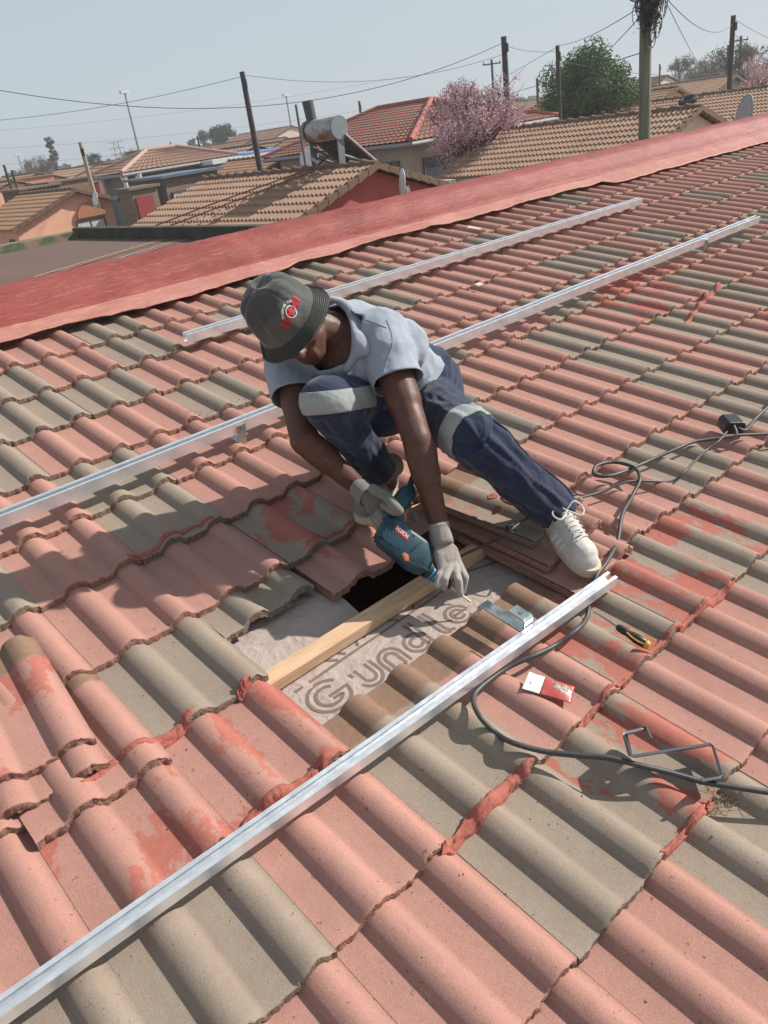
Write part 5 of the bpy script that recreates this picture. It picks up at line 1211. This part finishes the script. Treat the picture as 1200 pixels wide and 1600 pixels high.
c3, b3 = boxpx('dark brown flat roofed block behind the peach house', 32, 298, 42, 46, 3, BRICK); c4, b4 = boxpx('tan brick room behind the peach house ridge', 78, 287, 44, 50, 3.5, wallm('tan_brick', (.24, .16, .11), .3))
c6, b6 = boxpx('salmon plastered flat roofed building at the far left', 10, 284, 58, 55, 8, wallm('salmon', (.52, .25, .17)), roofm=TERR); c7, b7 = boxpx('white flat roofed shed among the far roofs at left', 130, 266, 80, 40, 6, wallm('white_wall', (.55, .52, .48)))
c8, b8 = boxpx('small tan flat topped building on the terracotta ridge line', 219, 236, 75, 20, 3, wallm('tan_box', (.42, .29, .19)))
c5, b5 = boxpx('carport with long blue and white roof sheets beyond the red gable', 334, 257, 40, 112, 5, wallm('carport_wall', (.30, .24, .17)), name='carport', roofm=simple('white_blue_sheet', (.72, .78, .86), .35, .2), slab_=.22)
part(MB().box(c5.x+1.8, c5.x+5.2, c5.y-.15, c5.y+5, c5.z+.223, c5.z+.30), 'roof_sheet', simple('blue_sheet', (.16, .32, .60), .4), b5)
for lb, x, y, d, L, ci, wi in (('long brown roof just left of the leaning pole', 330, 232, 62, 12, 2, 1), ('brown roof with pale wall behind the white sheets', 440, 222, 70, 9, 0, 0), ('terracotta roof touching the pole foot', 395, 218, 85, 9, 2, 0), ('low dark roof right of the round skyline tree', 300, 240, 78, 8, 3, 1),
        ('brown roof left of the poplar', 60, 270, 62, 8, 0, 2), ('tan roof right of the pale pole', 150, 258, 72, 9, 1, 0), ('dark roof among the far left houses', 100, 268, 90, 10, 3, 4), ('terracotta roof at the far left edge', 22, 283, 54, 9, 2, 2), ('pink roofed low building below the second lamp mast', 458, 197, 110, 14, 2, 0), ('brown roof between the two lamp masts', 260, 236, 95, 10, 0, 1), ('grey walled house on the skyline left of centre', 205, 247, 110, 10, 0, 1), ('red gabled house right of the water heater tank', 545, 205, 60, 8, 2, 3)):
    A = P(x, y, d); gable(lb, A, L, 4.2, 4.2, .30, (CREAM, GREYW, PEACH, MAROON, BRICK)[wi], (BRT, BRT2, TERR, DKT)[ci], detail=False, group='houses on the left skyline', name='skyline_house')
# red car
ct = thing('parked_car', 'red hatchback parked between the peach house and the block outbuilding', 'car', (14.0, 36.5, GZ)); bpy.context.view_layer.update()
CR = simple('red_car_paint', (.45, .02, .025), .3, var=.05); cb = Vector((13.3, 36.0, GZ+.95))
T = Matrix.Translation(cb) @ Matrix.Rotation(math.radians(-20), 4, 'Z') @ Matrix.Scale(1.0, 4)
pr_ = [(-1.9, .25), (-1.9, .75), (-1.2, .92), (-.7, 1.38), (.7, 1.42), (1.35, 1.0), (1.9, .85), (1.95, .25)]
bd = part(MB().prism(pr_, -.8, .8, 0, T), 'car_body', CR, ct, fix=True); bevel(bd, .08, 3)
part(MB().prism([(-1.1, .93), (-.65, 1.33), (.66, 1.37), (1.2, 1.0)], -.815, .815, 0, T), 'window', GLASS, ct, fix=True)
for sx in (-1.2, 1.25):
    for sy in (-.78, .78):
        w0 = T @ Vector((sx, sy-.1, .3)); w1 = T @ Vector((sx, sy+.1, .3)); wh = part(MB().tube([w0, w1], .33, 18), 'wheel', simple('tyre_black', (.02, .02, .02), .8), ct); part(MB().tube([w0+(w0-w1)*.03, w1+(w1-w0)*.03], .20, 14), 'rim', simple('rim_grey', (.4, .4, .42), .3, .8), wh)
part(MB().box(10.8, 16.5, 33.5, 39, GZ, GZ+.95), 'raised_yard', simple('yard_dust', (.25, .18, .12), .95), ct) if False else tag(MB().box(10.8, 17.5, 33.5, 46, GZ+.01, GZ+.93).build('yard', simple('yard_dust', (.25, .18, .12), .95)), kind='structure')

# streets of small houses running off to the horizon
rnd = random.Random(21)
LBL_C = [('brown', BRT), ('tan', BRT2), ('terracotta', TERR), ('dark', DKT)]; WL = [('cream', CREAM), ('grey', GREYW), ('peach', PEACH), ('red', MAROON), ('brown brick', BRICK)]
cnt = 0; ORD = ['first', 'second', 'third', 'fourth', 'fifth', 'sixth', 'seventh', 'eighth', 'ninth', 'tenth', 'eleventh', 'twelfth', 'thirteenth', 'fourteenth', 'fifteenth', 'sixteenth']
for row in range(8):
    inrow = 0
    for colm in range(-1, 15):
        y = 46+row*14+rnd.uniform(-2, 2); x = 4+colm*9.6+row*5+rnd.uniform(-1.5, 1.5)
        A = Vector((x, y, .72+rnd.uniform(-.35, .4))); q = WC @ (A-CAM); pxx, pyy = q.x/q.z*FPX+600, q.y/q.z*FPX+800
        if pxx < -30 or pxx > 700 or q.z < 47: continue
        ci, wi = rnd.randrange(4), rnd.randrange(5); cnt += 1; inrow += 1
        gable('distant %s roofed %s house, %s from left in the %s row back' % (LBL_C[ci][0], WL[wi][0], ORD[inrow-1], ORD[row]), A, 7+rnd.uniform(-1, 2), 3.3, 3.3, .32, WL[wi][1], LBL_C[ci][1], detail=False, group='small houses spreading to the horizon', name='distant_house')
RN = ['left of the near pole', 'under the bare bushes at right', 'just right of the near pole', 'below the thick right pole', 'on the skyline by the near pole', 'on the skyline under the dark shrub', 'touching the green tree', 'left of the green tree, upper', 'left of the green tree, lower', 'behind the green tree top', 'beyond the blossom tree', 'behind the green tree crown', 'at the far right edge']
for kk, (x, y, d, ci, wi, L) in enumerate(((985, 150, 44, 0, 0, 12), (1085, 131, 58, 1, 4, 13), (1060, 137, 40, 0, 2, 9), (1150, 118, 52, 1, 1, 16), (1010, 128, 75, 0, 1, 10), (1045, 118, 95, 3, 0, 10), (860, 178, 60, 2, 1, 10), (830, 172, 85, 0, 3, 10), (800, 178, 70, 3, 0, 10), (955, 140, 120, 2, 1, 10), (700, 176, 95, 2, 1, 12), (880, 150, 110, 0, 0, 10), (1200, 112, 70, 0, 0, 10))):
    A = P(x, y, d); gable('%s roofed %s house %s' % (LBL_C[ci][0], WL[wi][0], RN[kk]), A, L, 4, 4, .32, WL[wi][1], LBL_C[ci][1], detail=(d < 60), group='small houses spreading to the horizon', name='distant_house')

# ------------------------------------------------------------------ poles, masts, wires
POLEW = NM('weathered_pole_wood', .85); mp = POLEW.n('ShaderNodeMapping'); mp.inputs['Scale'].default_value = (14, 14, .8); POLEW.l(POLEW.co('World'), mp.inputs[0]); pf = POLEW.noise(1.6, 5, .6, vec=mp.outputs[0])
POLEW.col(POLEW.mix(POLEW.ramp(pf, [(.3, 0.0), (.7, 1.0)]), (.11, .12, .085), (.25, .25, .185))); POLEW.bump(pf, .5, .01)
POLED = simple('dark_pole_wood', (.055, .05, .055), .85, var=.2, scale=6); POLEB = simple('pale_pole_wood', (.36, .31, .22), .85, var=.15)
TOPS = {}
def pole(key, label, x, y, d, r, mat=POLED, arm=None, kit=True, group='wooden service poles'):
    a = P(x, y, d); t = thing('utility_pole', label, 'pole', (a.x, a.y, GZ), group=group); bpy.context.view_layer.update(); TOPS[key] = a
    part(MB().tube([a, a.lerp(Vector((a.x, a.y, GZ)), .5), Vector((a.x, a.y, GZ))], [r*.85, r, r*1.15], 12), 'shaft', mat, t)
    if kit: part(MB().tube([a+Vector((-.05, -r*1.0, -.25)), a+Vector((-.05, -r*1.0, -.55))], r*.8, 8), 'service_box', BLACKP, t)
    if arm: part(MB().tube([a+Vector((-arm, arm*.5, -.3)), a+Vector((arm, -arm*.5, -.3))], .05, 4), 'crossarm', mat, t); [part(MB().tube([a+Vector((-k*arm, k*arm*.5, -.28)), a+Vector((-k*arm, k*arm*.5, -.08))], .03, 6), 'insulator', mat, t) for k in (-.9, 0, .9)]
    return t
pole('a', 'dark leaning pole behind the ridge of the tan roof', 378, 112, 29, .115); pole('b', 'tall dark pole rising over the blossom tree', 787, 57, 31, .13)
pole('c', 'thin dark pole in front of the green tree', 871, 71, 33, .10); pole('d', 'thick dark pole at the right edge behind the tan roofs', 1146, 24, 32, .115)
pole('e', 'slim pole with crossarm left of the blossom pole', 768, 93, 62, .10, arm=.7, kit=False); pole('f', 'slim pole with crossarm near the right edge', 1158, 56, 62, .11, arm=.6, kit=False)
pole('g', 'pale wooden pole with black coil beside the peach gable', 125, 222, 34, .10, POLEB); pole('h', 'short dark pole with service box beyond the striped roof', 561, 158, 62, .11, group=None)
pole('i', 'short pole with service box left of the green tree', 839, 122, 62, .11); pole('j', 'thin pole beyond the orange gable at right', 1031, 100, 80, .10)
pole('k', 'short dark pole among the roofs at the far left', 6, 258, 50, .09); pole('l', 'short dark pole beside the far left pole', 18, 266, 52, .09); pole('m', 'low pole with crossarm left of the round tree', 308, 212, 90, .12, arm=.6, kit=False)
pole('n', 'thin dark pole before the bare bushes at right', 1138, 70, 58, .08, kit=False); pole('o', 'small crossarm pole on the skyline at right', 1095, 95, 150, .18, arm=1.2, kit=False)
for (x, y, d, lb) in ((334, 206, 180, 'small lattice pylon above the roofs left of the leaning pole'), (180, 222, 170, 'small lattice pylon above the terracotta roof'), (714, 128, 120, 'small lattice frame behind the blossom tree')):
    a = P(x, y, d); t = thing('pylon', lb, 'pylon', (a.x, a.y, GZ)); bpy.context.view_layer.update(); k = d/170
    m = MB(); 
    for s in (-1, 1): m.tube([a+Vector((.5*s*k, 0, 0)), Vector((a.x+1.2*s*k, a.y, GZ))], .09*k, 4)
    for z in (0, 1.2, 2.4): m.tube([a+Vector((-1.8*k, 0, -z*k)), a+Vector((1.8*k, 0, -z*k))], .08*k, 4)
    for z in range(6): m.tube([a+Vector((-.6*k, 0, -z*1.2*k)), a+Vector((.6*k, 0, -(z+1)*1.2*k))], .05*k, 4)
    part(m, 'lattice', simple('pylon_steel', (.20, .21, .22), .5), t)
for (x, y, d, lb) in ((195, 146, 85, 'tall lamp mast above the terracotta roof'), (447, 150, 110, 'pale lamp mast left of the water heater'), (28, 243, 130, 'far lamp mast at the left edge')):
    a = P(x, y, d); t = thing('lamp_mast', lb, 'lamp mast', (a.x, a.y, GZ), group='tall street lamp masts'); bpy.context.view_layer.update()
    part(MB().tube([a, Vector((a.x, a.y, GZ))], [.09, .16], 8), 'shaft', simple('mast_steel', (.28, .28, .30), .5), t); part(MB().box(a.x-.5, a.x+.5, a.y-.25, a.y+.25, a.z, a.z+.28), 'lamp_head', WHT, t)
# the near pole with its bird's nest of cable
pb = P(1008, 110, 14.5); near = thing('utility_pole', 'thick weathered near pole wrapped in a tangle of cables and dry creeper', 'pole', (pb.x, pb.y, GZ)); bpy.context.view_layer.update()
pts = [Vector((pb.x+.012*noise.noise(Vector((z*.8, 1, 0))), pb.y, z)) for z in [GZ+.45*i for i in range(20)]]
part(MB().tube(pts, [.125-.0016*i+.006*noise.noise(Vector((i*.9, 4, 0))) for i in range(20)], 20), 'shaft', POLEW.m, near)
rnd = random.Random(11); zc = P(1000, 20, 14.5).z
m = MB()
for k in range(110):
    c = Vector((pb.x-.12+rnd.gauss(0, .10), pb.y-.13+rnd.gauss(0, .05), zc+rnd.uniform(-.25, .75))); R_ = rnd.uniform(.08, .30); ph = rnd.uniform(0, 6.28); sq = rnd.uniform(.6, 1.5); tl = rnd.uniform(-.4, .4)
    a0, a1 = ph, ph+rnd.uniform(2.5, 6.2)
    m.tube([c+Vector((R_*math.cos(a)*.8, tl*R_*math.cos(a)*.6-.02, R_*sq*math.sin(a))) for a in [a0+(a1-a0)*i/14 for i in range(15)]], rnd.choice([.005, .007, .010]), 5, caps=False)
for cx_, cz_, R_ in ((-.0, -.36, .20), (.28, .1, .22), (.30, .16, .27), (.27, .22, .19), (-.02, -.30, .17)): m.tube([Vector((pb.x+cx_, pb.y-.14, zc+cz_))+Vector((R_*math.cos(a), .05*math.cos(a), R_*1.25*math.sin(a))) for a in [2*math.pi*i/24 for i in range(25)]], .010, 6, caps=False)
part(m, 'cable_tangle', RUBBER, near)
lf = MB()
for k in range(3600):
    zz_ = rnd.triangular(-.42, 1.0, .45); c = Vector((pb.x-.13+rnd.gauss(0, .16)*(.5+.5*min(1, zz_+.6)), pb.y-.13+rnd.gauss(0, .08), zc+zz_)); a, b = rnd.uniform(0, 6.28), rnd.uniform(-1.2, 1.2); l = rnd.uniform(.018, .075)
    u = Vector((math.cos(a)*math.cos(b), math.sin(a)*math.cos(b), math.sin(b)))*l; v = u.orthogonal().normalized()*l*.3; lf.add([c-u, c+v, c+u, c-v], [(0, 1, 2, 3)], 0)
part(lf, 'dry_creeper', simple('dry_creeper_leaf', (.085, .065, .045), .9, var=.5, scale=25), near)
part(MB().tube([Vector((pb.x+.30, pb.y, zc+.42)), Vector((pb.x+.52, pb.y-.05, zc+.46))], .035, 8), 'bracket_arm', GRM, near)
WIRE = simple('wire_black', (.06, .06, .065), .7, var=0)
def wire(label, p, q, sag, r=.014, n=24):
    pts = [p.lerp(q, i/n)-ZV*sag*4*(i/n)*(1-i/n) for i in range(n+1)]; return tag(MB().tube(pts, r*.62, 5, caps=False).build('overhead_wire', WIRE), label, 'wire', 'overhead service wires')
T_ = TOPS; NT = Vector((pb.x-.12, pb.y-.1, zc+.1)); NT2 = Vector((pb.x+.25, pb.y, zc+.1))
wire('wire from the left edge climbing to the leaning pole', P(-60, 192, 34), T_['a']-ZV*.15, .25); wire('thick wire sagging from the upper left edge to the blossom pole', P(-40, 134, 24), T_['b']-ZV*.2, 1.35, .018)
wire('wire from the leaning pole to the blossom pole', T_['a']-ZV*.1, T_['b']-ZV*.6, .55, .012); wire('wire from the blossom pole to the thin pole', T_['b']-ZV*.3, T_['c']-ZV*.2, .12); wire('wire from the thin pole up to the near pole tangle', T_['c'], NT, .15)
wire('wire from low left rising to the near pole', P(640, 190, 60), T_['c']-ZV*.05, .2, .016); wire('wire passing behind the green tree to the near pole', P(690, 160, 90), NT-ZV*.75, .4, .015); wire('wire from the thin pole past the near pole to the right', T_['c']-ZV*.55, P(1300, 60, 50), 1.2, .016)
wire('slack wire hanging right of the near pole', NT2+ZV*.0, Vector((pb.x+.12, pb.y, zc-.95)), -.0, .006); wire('wire from the near pole to the thick right pole', NT2+ZV*.3, T_['d']-ZV*.3, .5); wire('steep wire from the near pole down to the right roofs', NT2+ZV*.4, P(1110, 120, 60), .3, .014)
wire('wire from the near pole down left to the roofs', NT-ZV*.1, P(880, 140, 44), .15); wire('wire leaving the thick right pole to the right edge', T_['d']-ZV*.1, P(1330, 90, 40), .4); wire('wire from the thick right pole dropping right', T_['d']-ZV*.6, P(1300, 150, 26), .2)
for i, (y0, y1) in enumerate(((178, 118), (205, 160), (232, 178), (250, 190))): wire(['topmost faint far wire', 'second faint far wire', 'third faint far wire', 'lowest faint far wire'][i]+' crossing the left sky', P(-60, y0+30, 150), P(640, y1, 150), 1.2, .028)

# ------------------------------------------------------------------ trees
def leafmat(name, c, c2, trans=.3):
    m = NM(name, .75, spec=.2); f = m.noise(1.8, 3, co='World'); g = m.n('ShaderNodeObjectInfo'); m.col(m.mix(m.ramp(m.noise(9, 2, co='World'), [(.35, 0.0), (.65, 1.0)]), c, c2)); return m.m
BARK = simple('tree_bark', (.09, .06, .05), .9, var=.3, scale=9, bump=.5, bs=20, bd=.02)
def tree(label, base, H, R_, nl, lsize, mat, seed, name='tree', twig=0, trunk_h=.3, shape=(1, 1, 1), clumps=26, group=None, bark=BARK, up=.0, petal=False):
    rnd = random.Random(seed); t = thing(name, label, 'tree', (base.x, base.y, GZ), group=group); bpy.context.view_layer.update()
    top = base+ZV*H; b0 = Vector((base.x, base.y, GZ)); tk = base+ZV*H*trunk_h; m = MB(); cl = []
    m.tube([b0, b0.lerp(tk, .5)+Vector((.06, 0, 0)), tk], [.16*R_/2+.05, .12*R_/2+.04, .10*R_/2+.03], 8)
    cen = base+ZV*(H*(trunk_h+1)/2); rz_ = H*(1-trunk_h)/2
    for k in range(clumps):
        while True:
            d = Vector((rnd.uniform(-1, 1), rnd.uniform(-1, 1), rnd.uniform(-1, 1)))
            if .25 < d.length < 1: break
        wid = 1.0-.35*max(0, d.z)
        c = cen+Vector((d.x*R_*shape[0]*wid, d.y*R_*shape[1]*wid, d.z*rz_)); cl.append((c, R_*rnd.uniform(.2, .42)))
        md = tk.lerp(c, .5)+Vector((rnd.gauss(0, .1), rnd.gauss(0, .1), -.1*H*.3+up)); m.tube(catmull([tk, md, c], 3), [.05*R_/1.5*(1-.8*i/6)+.008 for i in range(7)], 5, caps=False)
        if twig:
            for _ in range(twig):
                e = c+Vector((rnd.gauss(0, .35)*R_*.5, rnd.gauss(0, .35)*R_*.5, abs(rnd.gauss(.3, .3))*R_*.6)); m.tube([c, c.lerp(e, .5)+Vector((0, 0, .04)), e], [.012, .009, .004], 4, caps=False)
                cl.append((c.lerp(e, .6), R_*.13))
    part(m, 'trunk', bark, t); f = MB(); tot = sum(r**2 for _, r in cl)
    for c, r in cl:
        for _ in range(int(nl*r**2/tot)):
            d = Vector((rnd.gauss(0, 1), rnd.gauss(0, 1), rnd.gauss(0, .8))); d = d.normalized()*r*rnd.random()**.45; p = c+d
            l = lsize*rnd.uniform(.6, 1.4); u = (d.normalized()+Vector((rnd.gauss(0, .7), rnd.gauss(0, .7), rnd.gauss(0, .7)))).normalized(); v = u.orthogonal().normalized()
            v = (v*math.cos(rnd.uniform(0, 6))+u.cross(v)*math.sin(rnd.uniform(0, 6))).normalized(); w_ = u.cross(v)
            f.add([p-v*l, p+w_*l*.5, p+v*l, p-w_*l*.5], [(0, 1, 2, 3)], 0)
    part(f, 'crown', mat, t); return t
BLOS = leafmat('pink_blossom', (.50, .30, .34), (.74, .55, .59)); GRN = leafmat('fresh_green_leaf', (.06, .12, .04), (.15, .23, .085)); DGR = leafmat('dark_green_leaf', (.022, .042, .022), (.045, .075, .035)); BARE = leafmat('bare_twigs', (.13, .10, .09), (.20, .16, .14)); OLV = leafmat('olive_leaf', (.09, .105, .06), (.15, .16, .09))
tb = P(742, 252, 27); tree('pink blossom tree before the striped roof house', Vector((tb.x, tb.y, tb.z)), 2.2, 1.72, 24000, .034, BLOS, 3, name='blossom_tree', twig=8, trunk_h=.02, clumps=44, up=.1)
tb = P(922, 196, 37); tree('large green tree left of the near pole', Vector((tb.x, tb.y, tb.z-.2)), 3.15, 2.2, 34000, .066, GRN, 8, name='leafy_tree', trunk_h=.02, clumps=48)
tb = P(346, 218, 150); tree('round dark tree on the skyline left of the leaning pole', tb-ZV*1.2, 3.6, 2.6, 3000, .22, DGR, 5, name='round_tree', trunk_h=.05)
tb = P(90, 270, 120); tree('narrow bare poplar on the skyline at left', tb-ZV*.3, 5.6, .9, 2600, .12, OLV, 6, name='poplar_tree', trunk_h=.05, clumps=30)
for i, (x, y, d, H, R_, mt, lb) in enumerate(((62, 268, 110, 1.8, 2.4, BARE, 'grey bare bushy tree at the far left skyline'), (148, 262, 110, 2.0, 1.4, DGR, 'dark tree right of the pale pole'), (318, 222, 160, 2.4, 1.8, DGR, 'smaller dark tree beside the round one'), (205, 250, 150, 1.6, 2.4, OLV, 'low olive tree above the terracotta roof'), (1170, 118, 60, 1.9, 2.3, BARE, 'bare grey bush near the right edge'), (1118, 124, 72, 1.9, 2.6, BARE, 'bare brown bush left of the thick right pole'), (1062, 108, 110, 1.5, 2.0, DGR, 'dark shrub on the skyline right of the near pole'),
        (1178, 138, 45, 1.5, 1.5, BLOS, 'second pink blossom tree at the right edge'), (1090, 118, 100, 1.6, 2.4, OLV, 'olive bush on the right skyline'), (700, 172, 110, 1.5, 2.2, OLV, 'low olive bush beyond the blossom tree'), (800, 168, 120, 1.4, 2.4, OLV, 'low bush left of the short service pole'), (40, 278, 140, 1.4, 3.0, OLV, 'low grey green bush at the left edge'), (480, 214, 170, 1.6, 3.0, OLV, 'low bush left of the water heater'), (1145, 100, 58, 1.6, 1.6, OLV, 'yellow green bush behind the thick right pole'))):
    tb = P(x, y, d); tree(lb, tb-ZV*.5, H+.3, R_, 2400, .03*math.sqrt(d/20)*1.2, mt, 30+i, name='bush' if H < 2 else 'tree', trunk_h=.05, clumps=20, twig=3 if mt is BARE else 0)
# far off tree belt and roofs that read as one mass
m = MB(); rnd = random.Random(5)
for k in range(2600):
    a = rnd.uniform(-.35, 1.45); d = rnd.uniform(230, 520); c = Vector((CAM.x+math.sin(a)*d, CAM.y+math.cos(a)*d, GZ)); h = rnd.uniform(2.5, 6.2)*(.8+.7*noise.noise(Vector((a*9, d*.01, 0)))); r = rnd.uniform(2, 5)
    for q in range(5):
        p = c+Vector((rnd.uniform(-r, r), rnd.uniform(-r, r), h*rnd.uniform(.3, 1))); s = rnd.uniform(.7, 1.7); u = Vector((rnd.gauss(0, 1), rnd.gauss(0, 1), rnd.gauss(0, 1))).normalized(); v = u.orthogonal().normalized(); w_ = u.cross(v)
        m.add([p-v*s, p+w_*s, p+v*s, p-w_*s], [(0, 1, 2, 3)], 0)
tag(m.build('far_woodland', leafmat('far_foliage', (.05, .055, .04), (.10, .10, .075))), kind='stuff')
# dusty air
hb_ = MB().box(-230, 620, -30, 640, GZ-1, 14); hzo = hb_.build('haze', None); hzo.data.materials.clear()
hm = D.materials.new('dusty_air'); hm.use_nodes = True; ht = hm.node_tree; ht.nodes.remove(ht.nodes['Principled BSDF']); pv = ht.nodes.new('ShaderNodeVolumePrincipled')
pv.inputs['Color'].default_value = (.86, .88, .92, 1); pv.inputs['Density'].default_value = .0013; pv.inputs['Anisotropy'].default_value = .25
ht.links.new(pv.outputs[0], ht.nodes['Material Output'].inputs['Volume']); hzo.data.materials.append(hm); tag(hzo, kind='stuff')
